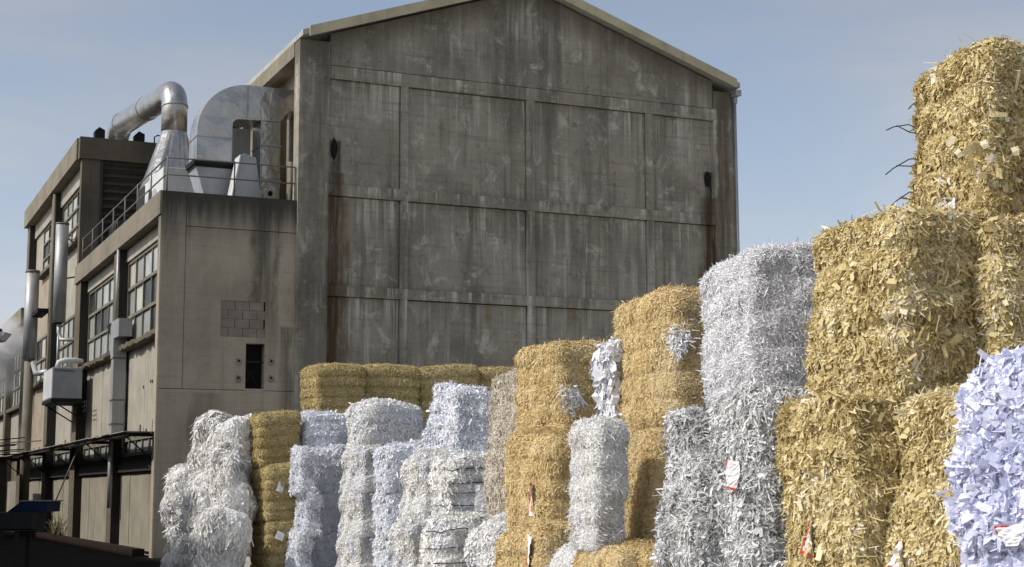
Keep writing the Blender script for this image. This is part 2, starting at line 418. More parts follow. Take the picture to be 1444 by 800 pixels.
# ------------------------------------------------------------------ windows of the side walls
def window(parent, v0, v1, z0, z1, u, nv, nz, seed, dark=0.12, bar=0.09):
    rr = random.Random(seed)
    win = empty('window', (0, 0, 0), 0, parent)
    fr = MB()
    fr.box(u-0.06, u+0.06, v0, v1, z0, z0+bar); fr.box(u-0.06, u+0.06, v0, v1, z1-bar, z1)
    fr.box(u-0.06, u+0.06, v0, v0+bar, z0+bar, z1-bar); fr.box(u-0.06, u+0.06, v1-bar, v1, z0+bar, z1-bar)
    dv = (v1-v0)/nv; dz = (z1-z0)/nz
    for j in range(1, nz):
        fr.box(u-0.07, u+0.05, v0+bar, v1-bar, z0+j*dz-bar*.5, z0+j*dz+bar*.5)
    for i in range(1, nv):
        for j in range(nz):
            fr.box(u-0.05, u+0.045, v0+i*dv-bar*.45, v0+i*dv+bar*.45, z0+j*dz+bar*.5, z0+(j+1)*dz-bar*.5)
    fr.build('frame', M['mullion'], win)
    p = MB()
    for i in range(nv):
        for j in range(nz):
            t = 0.05 if rr.random() < dark else rr.uniform(0.13, 1)
            a, b = rr.uniform(-.006, .006), rr.uniform(-.006, .006)
            b0 = p.verts([(u+a, v0+i*dv+.02, z0+j*dz+.02), (u+b, v0+(i+1)*dv-.02, z0+j*dz+.02), (u+b, v0+(i+1)*dv-.02, z0+(j+1)*dz-.02), (u+a, v0+i*dv+.02, z0+(j+1)*dz-.02)])
            for q in range(4): p.tone[b0+q] = t
            p.face([b0+3, b0+2, b0+1, b0])
    p.build('panes', M['glass'], win)
    return win

def ragged_sill(parent, v0, v1, z0, z1, seed):
    rr = random.Random(seed); m = MB(); n = 26
    vs = [v0 + (v1-v0)*i/n for i in range(n+1)]
    prof = []
    for v in vs:
        uo = 0.05 + rr.uniform(-.05, .05)
        zb = z0 + rr.uniform(-.03, .05)
        prof.append(m.verts([(uo, v, z1-rr.uniform(0, .03)), (uo+rr.uniform(-.02, .03), v, zb), (0.40, v, zb-.02), (0.40, v, z1)]))
    for a, b in zip(prof, prof[1:]):
        for i in range(4): m.face([a+i, a+(i+1) % 4, b+(i+1) % 4, b+i])
    m.face([prof[0]+i for i in (3, 2, 1, 0)]); m.face([prof[-1]+i for i in range(4)])
    m.build('sill', M['frame_c'], parent)

def door_panel(parent, v0, v1, z0, z1, u, mat='door', seed=0):
    rr = random.Random(seed); m = MB()
    n = max(2, int((v1-v0)/1.35)); d = (v1-v0)/n
    for i in range(n):
        o = rr.uniform(-.008, .008)
        m.box(u+o, u+0.08, v0+i*d+.012, v0+(i+1)*d-.012, z0, z1)
    m.box(u+0.03, u+0.12, v0, v1, z0, z1)
    m.build('door', M[mat], parent)

# ------------------------------------------------------------------ low annex block
annex = bempty('factory_annex', 'lower grey concrete annex with a flat terrace roof and small dark slit window', 'building')
m = MB()
def holed(m, x0, x1, z0, z1, hx0, hx1, hz0, hz1, y0, y1):
    m.box(x0, hx0, y0, y1, z0, z1); m.box(hx1, x1, y0, y1, z0, z1)
    m.box(hx0+.0005, hx1-.0005, y0, y1, z0, hz0); m.box(hx0+.0005, hx1-.0005, y0, y1, hz1, z1)
m.box(0.0, 0.625, 0.05, 0.5, 4.285, 9.42)
m.box(0.64, 3.6, 0.052, 0.5, 8.53, 9.42)
m.box(0.0, 3.6, 0.05, 0.5, 0, 4.27)
m.box(0.64, 1.60, 0.065, 0.4, 4.285, 8.515)
m.box(2.79, 3.6, 0.0652, 0.4, 4.285, 8.515)
m.box(1.6005, 2.7895, 0.0655, 0.4, 6.62, 8.515)
m.box(1.6005, 2.285, 0.0655, 0.4, 4.285, 5.67)
m.box(2.2855, 2.7895, 0.0655, 0.4, 5.515, 5.67)
m.box(2.2855, 2.7895, 0.0655, 0.4, 4.27, 4.325)
m.box(0.02, 3.6, 0.42, 0.5, 4.26, 8.53)
m.box(-0.02, 0.012, 0.07, 0.40, 0, 8.79)          # lit return of the corner pier
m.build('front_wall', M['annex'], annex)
m = MB(); rb = random.Random(4)
rows = 4; bh = (6.62-5.67)/rows
for r_ in range(rows):
    x = 1.60 + (0.0 if r_ % 2 else -0.18)
    while x < 2.79:
        if r_ == 3 and 1.70 < x < 1.9: x += 0.385; continue
        a = max(x, 1.605); b = min(x+0.375, 2.785)
        if b-a > 0.05: m.box(a+.0015, b-.0015, 0.08+rb.uniform(0, .008), 0.3, 5.672+r_*bh+.0015, 5.668+(r_+1)*bh-.0015)
        x += 0.385
m.build('block_infill', M['block'], annex)
win = empty('window', (0, 0, 0), 0, annex)
m = MB(); m.box(2.285, 2.79, 0.38, 0.419, 4.325, 5.515); m.build('opening', M['black'], win)
m = MB(); m.box(2.287, 2.787, 0.2, 0.23, 5.03, 5.06); m.tube([(2.32, .25, 4.36), (2.45, .22, 4.8), (2.6, .22, 4.45)], 0.015, 5); m.build('bar', M['darkbeam'], win)
for a, b in ((2.10, 5.02), (2.10, 4.58), (2.97, 5.04), (2.97, 4.60)):
    m = MB(); n = 10
    m.prism_y([(a + 0.085*(1+.3*math.sin(i*2.3))*math.cos(2*math.pi*i/n), b + 0.10*(1+.25*math.cos(i*1.7))*math.sin(2*math.pi*i/n)) for i in range(n)], 0.052, 0.08)
    m.build('mortar_patch', M['block'], annex)
    m = MB(); m.prism_y([(a + 0.03*math.cos(2*math.pi*i/8), b+.02 + 0.035*math.sin(2*math.pi*i/8)) for i in range(8)], 0.045, 0.06)
    m.build('bolt_hole', M['black'], annex)
m = MB()
m.box(0.013, 0.5, 14.38, 15.05, 0, 9.42)                   # pier between blocks
m.box(0.013, 0.5, 6.5, 7.25, 0, 8.79)
m.box(0.40, 0.5, 0.502, 14.379, 0, 8.79)
m.box(0.012, 0.399, 13.9, 14.379, 0, 8.79)
m.build('side_pier', M['frame_c'], annex)
m = MB(); m.box(-0.06, 0.5, 0.504, 14.9, 8.80, 9.422); m.box(-0.06, -0.002, 0.03, 0.503, 8.80, 9.421)
m.build('cornice', M['cornice'], annex)
m = MB(); m.box(0.5, 4.1, 0.5, 14.5, 8.9, 9.05); m.build('terrace', M['roof'], annex)
BAYS_A = [(0.5, 6.5), (7.25, 13.9)]
for v_ in (6.5, 13.9):  # dark sheets added on the near pier sides, their shade put into colour
    m = MB(); m.box(0.016, 0.397, v_-.03, v_-.002, 0.0, 8.79); m.build('pier_shade_sheet', M['darkbeam'], annex)
def bay(parent, v0, v1, seed, zl=8.42, zp=5.74, zw=5.90, panel='panel', nv=5):
    ragged_sill(parent, v0+.02, v1-.02, zp, zw, seed)
    window(parent, v0+.01, v1-.01, zw, zl, 0.36, nv, 3, seed)
    m = MB(); m.box(0.25, 0.399, v0+.01, v1-.01, zl, 8.795); m.build('lintel', M['panel'], parent)
    lower(parent, v0, v1, seed, zp, panel)
def lower(parent, v0, v1, seed, zp, panel='panel'):
    rr = random.Random(seed+9)
    m = MB(); n = 2; d = (v1-v0-.02)/n
    for i in range(n): m.box(0.33+rr.uniform(-.004, .004), 0.399, v0+.01+i*d+.008, v0+.01+(i+1)*d-.008, 3.22, zp)
    m.box(0.36, 0.398, v0+.01, v1-.01, 3.2, zp)
    m.build('panel', M[panel], parent)
    window(parent, v0+.01, v1-.01, 2.66, 3.20, 0.34, 6, 1, seed+3, 0.25, 0.10)
    m = MB(); m.box(0.16, 0.399, v0+.01, v1-.01, 2.22, 2.655); m.build('beam', M['darkbeam'], parent)
    door_panel(parent, v0+.05, v1-.05, 0.1, 2.2, 0.27, 'door', seed)
for i, (a, b) in enumerate(BAYS_A): bay(annex, a, b, 11+i*17)
# small dark holes in the first panel
for dv_, dz_ in ((1.9, 4.55), (2.35, 4.58), (2.6, 4.6), (3.6, 4.5)):
    m = MB(); m.box(0.318, 0.335, dv_, dv_+.09, dz_, dz_+.08); m.build('bolt_hole', M['black'], annex)

# ------------------------------------------------------------------ taller rear block
rear = bempty('factory_rear_block', 'taller concrete rear block with louvred end wall and broad overhanging cornice', 'building')
m = MB()
m.box(0.0, 0.62, 14.52, 14.9, 9.425, 13.2)
m.box(0.62, 4.14, 14.7, 14.95, 9.1, 13.2)
m.build('end_wall', M['rear'], rear)
m = MB(); m.box(-0.10, 4.14, 14.45, 14.80, 13.20, 13.97); m.build('end_beam', M['rear'], rear)
m = MB()
for i in range(13):
    z = 9.6 + i*0.275
    m.prism_x([(14.52, z), (14.54, z-.01), (14.70, z+.20), (14.68, z+.21)], 0.72, 3.6)
m.box(0.622, 0.72, 14.50, 14.69, 9.5, 13.19)
m.build('louvre', M['louvre'], rear)
m = MB(); m.box(-0.16, 0.3, 14.805, 30.2, 13.22, 13.97)
m.build('cornice', M['cornice'], rear)
m = MB(); m.box(0.3, 4.14, 14.81, 30.2, 13.6, 13.9); m.build('roof', M['roof'], rear)
m = MB()
m.box(0.0, 0.5, 21.3, 22.2, 0, 13.2); m.box(0.0, 0.5, 29.3, 30.1, 0, 13.2)
m.box(0.40, 0.5, 15.06, 21.299, 0, 13.2); m.box(0.40, 0.5, 22.201, 29.299, 0, 13.2)
m.box(0.02, 0.5, 14.905, 15.055, 9.43, 13.2)
m.build('side_pier', M['frame_c'], rear)
for v_ in (21.3, 29.3):  # same added dark sheets, painting the shade of the near pier sides
    m = MB(); m.box(0.016, 0.397, v_-.03, v_-.002, 0.0, 13.19); m.build('pier_shade_sheet', M['darkbeam'], rear)
m = MB(); m.box(0.5, 4.1, 29.9, 30.1, 0, 13.5); m.build('back_wall', M['rear'], rear)
for i, (a, b) in enumerate([(15.06, 21.3), (22.2, 29.3)]):
    lower(rear, a, b, 71+i*13, 6.0, 'pinkpanel' if i else 'panel')
    ragged_sill(rear, a+.02, b-.02, 6.0, 6.16, 5+i)
    window(rear, a+.01, b-.01, 6.16, 8.05, 0.36, 5, 2, 31+i)
    m = MB(); m.box(0.31, 0.399, a+.01, b-.01, 8.05, 10.62); m.build('panel', M['panel' if not i else 'pinkpanel'], rear)
    vv = b-.01 if not i else 26.9
    window(rear, a+.01, vv, 10.66, 12.62, 0.36, 5 if not i else 3, 3, 41+i)
    if i:
        m = MB(); m.box(0.31, 0.399, vv, b-.01, 10.62, 12.62); m.build('panel', M['panel'], rear)
    m = MB(); m.box(0.06, 0.399, a+.02, vv-.02, 10.52, 10.655); m.build('sill', M['frame_c'], rear)
    m = MB(); m.box(0.22, 0.399, a+.01, b-.01, 12.62, 13.2); m.build('lintel', M['panel'], rear)

# farther lower block
far = bempty('factory_far_block', 'farther lower factory block behind the steam at the left edge', 'building')
m = MB()
for v in (30.15, 36.5, 43, 50): m.box(0.02, 0.5, v, v+0.8, 0, 9.0)
m.box(0.40, 6, 30.15, 60, 0, 9.0)
m.build('side_wall', M['frame_c'], far)
m = MB(); m.box(-0.15, 6, 30.12, 60, 9.0, 9.7); m.build('cornice', M['cornice'], far)
for i, (a, b) in enumerate([(30.95, 36.5), (37.3, 43), (43.8, 50)]):
    window(far, a, b, 5.6, 8.2, 0.33, 5, 3, 91+i)
    m = MB(); m.box(0.30, 0.399, a, b, 3.2, 5.4); m.build('panel', M['panel'], far)
    m = MB(); m.box(0.05, 0.399, a, b, 5.4, 5.55); m.build('sill', M['frame_c'], far)
    m = MB(); m.box(0.25, 0.399, a, b, 8.25, 8.95); m.build('lintel', M['panel'], far)
    door_panel(far, a, b, .1, 2.2, .25, 'door', i)

# ------------------------------------------------------------------ canopy along the wall
can = bempty('wall_canopy', 'thin sheet metal canopy running along the side wall above the pale doors', 'canopy')
m = MB(); v = 0.15; rr = random.Random(3)
while v < 33:
    dz = rr.uniform(-.012, .012)
    m.prism_x([(v, 3.17+dz), (v+1.15, 3.165+dz), (v+1.15, 3.185+dz), (v, 3.19+dz)], -0.80+rr.uniform(-.03, .03), -0.004)
    v += 1.1
m.build('roof_sheet', M['canopy'], can)
m = MB(); m.box(-0.72, -0.66, 0.2, 33, 3.07, 3.145); m.build('edge_beam', M['darkbeam'], can)
for v in (0.35, 6.85, 14.4, 21.7, 29.6):
    m = MB(); m.box(-0.75, 0.0, v, v+.06, 3.06, 3.144); m.tube([(-0.68, v+.03, 3.05), (0.01, v+.03, 2.45)], 0.02, 6); m.build('bracket', M['darkmetal'], can)
rr = random.Random(8)
for v in np.arange(0.8, 30, 0.9):
    h = rr.uniform(.12, .38); MB().box(0.22, 0.26, v, v+.05, 3.19, 3.19+h).build('upstand', M['mullion'], can)

m = MB(); m.box(-0.32, -0.003, 1.1, 34, 0.006, 0.2); 
kb = m.build('kerb', M['kerb']); kb.location = OB; kb.rotation_euler = (0, 0, TH); tag(kb, 'low dark brick plinth along the foot of the side wall', 'plinth')

# leaning pole and slack cable
m = MB(); m.tube([(-0.95, 11.1, 1.35), (-0.30, 10.9, 3.1)], 0.022, 6)
o = m.build('leaning_pole', M['rail']); o.location = OB; o.rotation_euler = (0, 0, TH); tag(o, 'thin grey pole hanging slantwise from the canopy in front of a pale door', 'pole')
m = MB(); m.tube([(0.0, 0.9, 2.34), (0.3, -0.4, 1.75), (0.55, -1.6, 1.05), (0.8, -2.6, 0.3)], 0.014, 6)
o = m.build('cable', M['cable']); o.location = OB; o.rotation_euler = (0, 0, TH); tag(o, 'thin dark cable running from the nearest door down behind the white bales', 'cable')

# ------------------------------------------------------------------ air conditioner
ac = bempty('air_conditioner', 'pale grey air conditioner box on a steel bracket on the side wall', 'air conditioner')
m = MB(); m.box(-0.97, -0.02, 12.6, 14.8, 4.72, 5.74); m.build('housing', M['greysteel'], ac, bevel=0.012)
m = MB(); m.box(-0.985, -0.9705, 12.63, 14.77, 4.76, 5.70); m.build('side_panel', M['whitesteel'], ac)
m = MB()
m.box(-1.0, 0.0, 12.55, 14.85, 4.60, 4.715)
for v in (12.6, 14.75): m.tube([(-0.9, v, 4.6), (0.0, v, 4.05)], 0.025, 6)
for z in (4.6, 4.45, 4.3): m.tube([(0.0, 12.5, z), (0.0, 11.6, z)], 0.016, 5); 
m.tube([(0.0, 11.6, 4.62), (0.0, 11.6, 4.05)], 0.016, 5); m.tube([(0.0, 12.0, 4.62), (0.0, 12.0, 4.05)], 0.016, 5)
m.build('bracket', M['darkmetal'], ac)
m = MB(); m.tube([(-.75, 13.2, 5.75), (-.7, 13.2, 5.95), (-.5, 13.2, 6.02), (-.2, 13.2, 6.03), (0.05, 13.3, 6.0)], 0.10, 10); m.build('hose', M['whitesteel'], ac)
tx = bpy.data.curves.new('lettering', 'FONT'); tx.body = 'SYSTRONIC'; tx.size = 0.105; tx.extrude = 0.003; tx.space_character = 1.15
to = bpy.data.objects.new('lettering', tx); COL.objects.link(to); to.parent = ac
to.location = (-0.90, 12.594, 5.60); to.rotation_euler = (math.pi/2, 0, 0)
bpy.context.view_layer.update()
lm = bpy.data.meshes.new_from_object(to.evaluated_get(bpy.context.evaluated_depsgraph_get())); lm.materials.clear(); lm.materials.append(M['black'])
lo = bpy.data.objects.new('brand_lettering', lm); COL.objects.link(lo); lo.parent = ac; lo.location = to.location; lo.rotation_euler = to.rotation_euler
bpy.data.objects.remove(to)

# ------------------------------------------------------------------ pipes on the side wall
p1 = bempty('vent_cylinder', 'slim grey vent cylinder strapped to the rear block wall above the air conditioner', 'vent pipe')
m = MB(); m.tube([(-.42, 15.75, 7.55), (-.42, 15.75, 11.05)], 0.225, 20); m.build('cylinder', M['dullgalv'], p1)
m = MB(); m.tube([(-.42, 15.75, 11.03), (-.42, 15.75, 11.08)], 0.24, 20); m.build('rim', M['rail'], p1)
m = MB(); m.tube([(-.42, 15.75, 7.56), (-.42, 15.75, 7.2), (-.35, 15.6, 6.95), (.05, 15.0, 6.9)], 0.07, 8); m.tube([(-.42, 15.75, 7.2), (-.42, 15.75, 5.8)], 0.045, 8); m.build('drain_pipe', M['dullgalv'], p1)
for z in (9.1, 10.5):
    m = MB(); m.tube([(-.22, 15.5, z), (.02, 14.98, z-.35 if z > 10 else z)], 0.03, 6); m.build('bracket', M['darkmetal'], p1)
m = MB(); m.tube([(-.43, 15.75, 7.6), (-.43, 15.75, 7.5)], [.225, .1], 20); m.build('cap', M['darkmetal'], p1)
p2 = bempty('large_vent_pipe', 'thick pale downpipe with a wide upper drum at the far corner of the rear block', 'vent pipe')
m = MB(); m.tube([(-.42, 24.0, 6.95), (-.42, 24.0, 10.45)], 0.27, 20); m.build('drum', M['dullgalv'], p2)
m = MB(); m.tube([(-.42, 24.0, 6.98), (-.42, 24.0, 6.85)], [.27, .19], 20); m.build('cone', M['rail'], p2); m = MB(); m.tube([(-.42, 24.0, 10.4), (-.42, 24.0, 10.5)], .285, 20); m.build('rim', M['rail'], p2)
m = MB(); m.tube([(-.42, 24.0, 0), (-.42, 24.0, 6.86)], 0.19, 16); m.build('lower_pipe', M['mullion'], p2)
m = MB(); m.tube([(-.3, 23.7, 6.75), (-.28, 22.9, 6.3), (-.25, 22.2, 6.25), (.1, 21.6, 6.3)], 0.11, 10); m.build('elbow', M['dullgalv'], p2)
m = MB(); m.box(-.42, .0, 21.9, 24.0, 8.6, 8.75); m.build('bracket', M['darkmetal'], p2)
m = MB(); m.tube([(-.05, 21.05, 5), (-.05, 21.05, 13.1)], 0.06, 8); o = m.build('rainwater_pipe', M['mullion']); o.location = OB; o.rotation_euler = (0, 0, TH)
tag(o, 'thin pale rainwater pipe beside the dark middle pier of the rear block', 'pipe')

# galvanised duct by the first pier
d1 = bempty('wall_duct', 'square galvanised air duct dropping down the side wall beside the nearest pier', 'duct')
m = MB()
m.box(-0.12, 0.24, 6.02, 6.44, 3.22, 5.55)
m.prism_x([(6.02, 5.552), (6.44, 5.552), (6.58, 5.85), (6.58, 6.45), (6.45, 6.62), (5.2, 6.62), (5.2, 6.1), (6.02, 6.1)], -0.14, 0.24)
m.build('duct', M['dullgalv'], d1)
m = MB()
for z in (5.52, 4.3, 3.6): m.box(-0.145, 0.25, 6.0, 6.46, z, z+.035)
m.build('flange', M['rail'], d1)
m = MB(); m.prism_x([(6.59, 6.2), (7.3, 6.55), (7.3, 6.62), (6.59, 6.62)], -0.13, 0.0); m.build('hood', M['darkmetal'], d1)
m = MB(); m.tube([(-0.02, 6.35, 6.63), (-0.02, 6.35, 8.78)], 0.05, 8); o = m.build('rainwater_pipe', M['dullgalv']); o.location = OB; o.rotation_euler = (0, 0, TH)
tag(o, 'thin grey rainwater pipe rising beside the nearest pier above the galvanised duct', 'pipe')
m = MB(); m.tube([(-0.06, 6.35, 1.2), (-0.06, 6.35, 3.14)], 0.075, 8); o = m.build('rainwater_pipe', M['dullgalv']); o.location = OB; o.rotation_euler = (0, 0, TH)
tag(o, 'short pale pipe end under the canopy beside the nearest pier', 'pipe')

# ------------------------------------------------------------------ roof plant
arch = bempty('arched_duct', 'large arched sheet metal duct on the terrace bending into the hall wall', 'duct')
def arcpts(cx, cz, r, a0, a1, n):
    return [(cx + r*math.cos(R(a0+(a1-a0)*i/n)), cz + r*math.sin(R(a0+(a1-a0)*i/n))) for i in range(n+1)]
V0, V1 = 2.0, 2.95
# outer skin of the arch: left leg, quarter bend, straight run into the wall
outer = [(1.27, 10.75), (1.27, 11.55)] + arcpts(2.72, 11.55, 1.45, 180, 90, 12)[1:] + [(3.30, 13.0)]
inner = [(3.30, 12.02)] + list(reversed(arcpts(2.46, 11.8, 0.19, 180, 90, 5))) + [(2.27, 10.75)]
m = MB(); m.prism_y(outer + inner, V0, V1); m.build('bend', M['galv'], arch, bevel=0.01)
m = MB(); m.prism_y([(3.303, 13.0), (4.16, 13.0), (4.16, 12.35), (3.9, 12.38), (3.62, 12.02), (3.303, 12.02)], V0+.004, V1); m.build('outlet', M['galv'], arch, bevel=0.01)
leg = [(3.08, 12.015), (3.64, 12.015), (3.66, 10.3), (3.60, 9.06), (3.14, 9.06), (3.08, 10.3)]
m = MB(); m.prism_y(leg, V0+.02, V1); m.build('down_leg', M['galv'], arch, bevel=0.01)
for z in (10.3, 11.3): MB().box(3.06, 3.68, V0-.015, V1+.02, z, z+.03).build('seam', M['dullgalv'], arch)
MB().box(1.25, 2.29, V0-.015, V1+.02, 11.4, 11.42).build('seam', M['dullgalv'], arch)
MB().prism_y([(2.66, 12.03), (2.685, 12.03), (2.70, 12.985), (2.675, 12.985)], V0-.008, V0+.01).build('seam', M['dullgalv'], arch)
MB().prism_y([(3.285, 12.03), (3.31, 12.03), (3.31, 12.99), (3.285, 12.99)], V0-.008, V0+.01).build('seam', M['dullgalv'], arch)
m = MB(); n = 10; m.prism_y([(3.38+.07*math.cos(2*math.pi*i/n), 9.95+.08*math.sin(2*math.pi*i/n)) for i in range(n)], V0+.0, V0+.03); m.build('port', M['black'], arch)
def plate(x0, x1, z0, z1, h=.022):
    m = MB(); b = m.verts([(x0, V0-.004, z0), (x1, V0-.004, z0), (x1, V0-.004, z1), (x0, V0-.004, z1), ((x0+x1)/2, V0-.004-h, (z0+z1)/2)])
    for i in range(4): m.face([b+i, b+(i+1) % 4, b+4])
    m.build('creased_panel', M['galv'], arch)
plate(1.30, 2.25, 10.79, 11.38); plate(1.36, 2.24, 11.45, 12.0, .025); plate(2.72, 3.27, 12.07, 12.95); plate(3.33, 4.12, 12.42, 12.95); plate(3.12, 3.60, 10.36, 11.28, .018); plate(1.95, 2.65, 12.06, 12.78, .025)
for i in range(9):
    a = R(176 - i*10.5); x_, z_ = 2.72+1.40*math.cos(a), 11.55+1.40*math.sin(a)
    MB().prism_y([(x_+.012*math.cos(j*math.pi/3), z_+.012*math.sin(j*math.pi/3)) for j in range(6)], V0-.012, V0+.002).build('rivet', M['dullgalv'], arch)
for z_ in (11.25, 11.05, 10.4, 10.1): 
    for x_ in (3.10, 3.60): MB().prism_y([(x_+.012*math.cos(j*math.pi/3), z_+.012*math.sin(j*math.pi/3)) for j in range(6)], V0-.0, V0+.021).build('rivet', M['dullgalv'], arch)
m = MB(); m.box(1.2, 2.34, V0-.06, V1+.06, 10.62, 10.75); m.box(1.24, 2.30, V0-.02, V1+.02, 10.55, 10.62); m.build('flange', M['darkmetal'], arch)
m = MB(); b0 = m.verts([(1.27, V0, 10.55), (2.27, V0, 10.55), (2.27, V1, 10.55), (1.27, V1, 10.55), (1.75, V0+.1, 9.06), (2.35, V0+.1, 9.06), (2.35, V1, 9.06), (1.75, V1, 9.06)])
for q in ((0,1,5,4),(1,2,6,5),(2,3,7,6),(3,0,4,7)): m.face([b0+i for i in q][::-1])
m.build('hopper', M['greysteel'], arch)
m = MB(); m.box(2.30, 2.42, V0+.5, V1+.4, 9.06, 11.75); m.box(2.42, 3.07, V1+.2, V1+.3, 9.06, 12.0); m.build('back_plate', M['dullgalv'], arch)
m = MB(); m.prism_y([(2.02, 9.06), (3.0, 9.06), (2.75, 10.75), (2.42, 10.85), (2.34, 10.8)], 1.2, 1.75); m.build('fan_casing', M['greysteel'], arch, bevel=.01)
m = MB(); m.prism_y([(1.98, 9.06), (2.02, 9.06), (2.34, 10.8), (2.30, 10.8)], 1.18, 1.77); m.build('casing_edge', M['whitesteel'], arch)

stk = bempty('exhaust_stack', 'shiny round exhaust stack with cone base and long pipe over the rear block', 'exhaust pipe')
m = MB(); m.box(1.0, 2.55, 5.2, 9.2, 9.06, 11.15); m.build('filter_box', M['whitesteel'], stk, bevel=.015)
m = MB()
for i in range(6): m.box(0.965, 1.0, 8.0+i*.2, 8.12+i*.2, 9.2, 11.1)
m.build('grille', M['louvre'], stk)
m = MB(); n = 14; m.prism_x([(6.4+.42*math.cos(2*math.pi*i/n), 10.3+.42*math.sin(2*math.pi*i/n)) for i in range(n)], 0.975, 0.999); m.build('port', M['greysteel'], stk)
m = MB(); m.tube([(0.96, 6.9, 10.75), (0.93, 6.9, 10.2), (0.95, 6.5, 9.5), (0.93, 5.9, 9.4), (0.93, 5.6, 10.0)], 0.05, 8); m.build('hose', M['cable'], stk)
m = MB(); n = 24; cu, cv = 2.05, 9.0
base = []
for i in range(n):
    a = 2*math.pi*(i+.5)/n; c_, s_ = math.cos(a), math.sin(a); q = 1/max(abs(c_), abs(s_))
    base.append((1.80 + 0.80*c_*q, 8.2 + 1.0*s_*q, 11.153))
b0 = m.verts(base); b1 = m.verts([(cu+.41*math.cos(2*math.pi*(i+.5)/n), cv+.41*math.sin(2*math.pi*(i+.5)/n), 13.1) for i in range(n)])
for i in range(n): m.face([b0+i, b0+(i+1) % n, b1+(i+1) % n, b1+i])
m.build('cone', M['galv'], stk)
path = [(cu, cv, 13.1), (cu, cv, 13.95)]
d = Vector((-.45, 8.0, .55)).normalized(); rb = .62; c0 = Vector((cu, cv, 13.95))
for i in range(1, 9):
    a = R(90*i/8); path.append(c0 + d*rb*(1-math.cos(a)) + Vector((0, 0, 1))*rb*math.sin(a)*.85)
last = Vector(path[-1]); end = last + d*6.6
path.append(last + d*3); path.append(end)
for i in range(1, 7):
    a = R(80*i/6); path.append(end + d*1.0*math.sin(a) - Vector((0, 0, 1))*1.0*(1-math.cos(a)))
path.append(Vector(path[-1]) + Vector((0, 0.05, -1.2)))
m = MB(); m.tube(path, 0.41, 28); m.build('pipe', M['galv'], stk)
for i in (1, 10, 11):
    p, nx = Vector(path[i]), Vector(path[i+1]); t = (nx-p).normalized(); MB().tube([p-t*.03, p+t*.03], .43, 28).build('band', M['dullgalv'], stk)

m = MB(); m.tube([(0.35, 15.2, 13.9), (0.35, 15.2, 14.05)], [.42, .36], 16)
o = m.build('roof_vent', M['roof']); o.location = OB; o.rotation_euler = (0, 0, TH); tag(o, 'flat round vent cap on the front corner of the rear block roof', 'vent')
for v_, lb in (((0.9, 16.5), 'small dark bracket box left of the pipe foot on the rear roof'), ((2.35, 16.6), 'small dark bracket box right of the pipe foot on the rear roof')):
    m = MB(); m.prism_y([(v_[0]-.16, 13.9), (v_[0]+.16, 13.9), (v_[0]+.16, 14.75), (v_[0]-.05, 14.85), (v_[0]-.2, 14.7)], v_[1], v_[1]+.4)
    o = m.build('bracket_box', M['darkmetal']); o.location = OB; o.rotation_euler = (0, 0, TH); tag(o, lb, 'bracket')
m = MB(); m.tube([(2.6, 15.2, 13.9), (2.6, 15.2, 14.35), (2.7, 15.2, 14.42), (3.3, 15.2, 14.42), (3.38, 15.2, 14.35), (3.38, 15.2, 13.9)], .03, 6)
o = m.build('roof_handrail', M['rail']); o.location = OB; o.rotation_euler = (0, 0, TH); tag(o, 'small hooped handrail on the rear roof behind the cone', 'handrail')
cab = bempty('terrace_cabinet', 'dark slatted cabinet between the railing and the louvred end wall', 'cabinet')
m = MB(); m.box(0.9, 2.4, 12.2, 13.8, 9.06, 10.7); m.build('casing', M['louvre'], cab)
m = MB()
for i in range(7): m.box(0.86, 0.9, 12.3+i*.21, 12.42+i*.21, 9.15, 10.6)
m.build('slat', M['darkbeam'], cab)
m = MB(); m.box(3.75, 4.14, .55, 1.0, 9.06, 10.9); m.tube([(3.6, .7, 9.1), (3.6, .7, 10.6)], .08, 10)
o = m.build('pipe_riser', M['mullion']); o.location = OB; o.rotation_euler = (0, 0, TH); tag(o, 'pale boxed riser in the corner where the terrace meets the hall', 'riser')

rail = bempty('terrace_railing', 'thin steel railing with two rails along the edge of the terrace roof', 'railing')
m = MB()
for z in (10.32, 9.87):
    m.tube([(3.56, .14, z+.02), (0.16, .14, z), (0.10, .2, z), (0.10, 14.4, z)], 0.022, 6)
m.build('rail', M['rail'], rail)
for u, v in [(3.56, .14), (1.9, .14), (0.13, .17)] + [(0.10, x) for x in (2.2, 4.2, 6.2, 8.2, 10.2, 12.2, 14.3)]:
    m = MB(); m.tube([(u, v, 9.43), (u, v, 10.36)], 0.022, 6); m.build('post', M['rail'], rail)

# ------------------------------------------------------------------ left edge things
def PT(px, py_unused, D): return ((px-722)/F*D, D)
sk = empty('steel_skip', (-9.6, 29.2, 0), R(4)); tag(sk, 'dark steel trough on thin legs standing on the road at the left edge', 'trough')
m = MB(); m.prism_y([(-1.6, 0.95), (0.62, 0.97), (0.66, 1.27), (-1.6, 1.27)], -.5, .6); m.build('tray', M['darkmetal'], sk)
m = MB(); m.box(-1.6, 0.75, -.52, .62, 0.93, 0.947); m.build('base_plate', M['darkmetal'], sk)
m = MB(); m.prism_y([(0.1, 1.272), (0.83, 1.272), (0.85, 1.47), (0.35, 1.47)], -.2, .9); m.build('hopper', M['bluesteel'], sk)
m = MB(); m.box(0.3, 0.9, -.22, .92, 1.472, 1.49); m.build('lip', M['rail'], sk)
for x_, y_ in ((0.35, -.4), (0.35, .5), (-1.2, -.4), (-1.2, .5)):
    m = MB(); m.box(x_-.04, x_+.04, y_-.04, y_+.04, 0, 0.93); m.build('leg', M['darkmetal'], sk)
m = MB(); m.prism_y([(-1.4, .92), (-.15, .92), (-.5, .35), (-1.2, .35)], -.4, .4); m.build('chute', M['darkmetal'], sk)

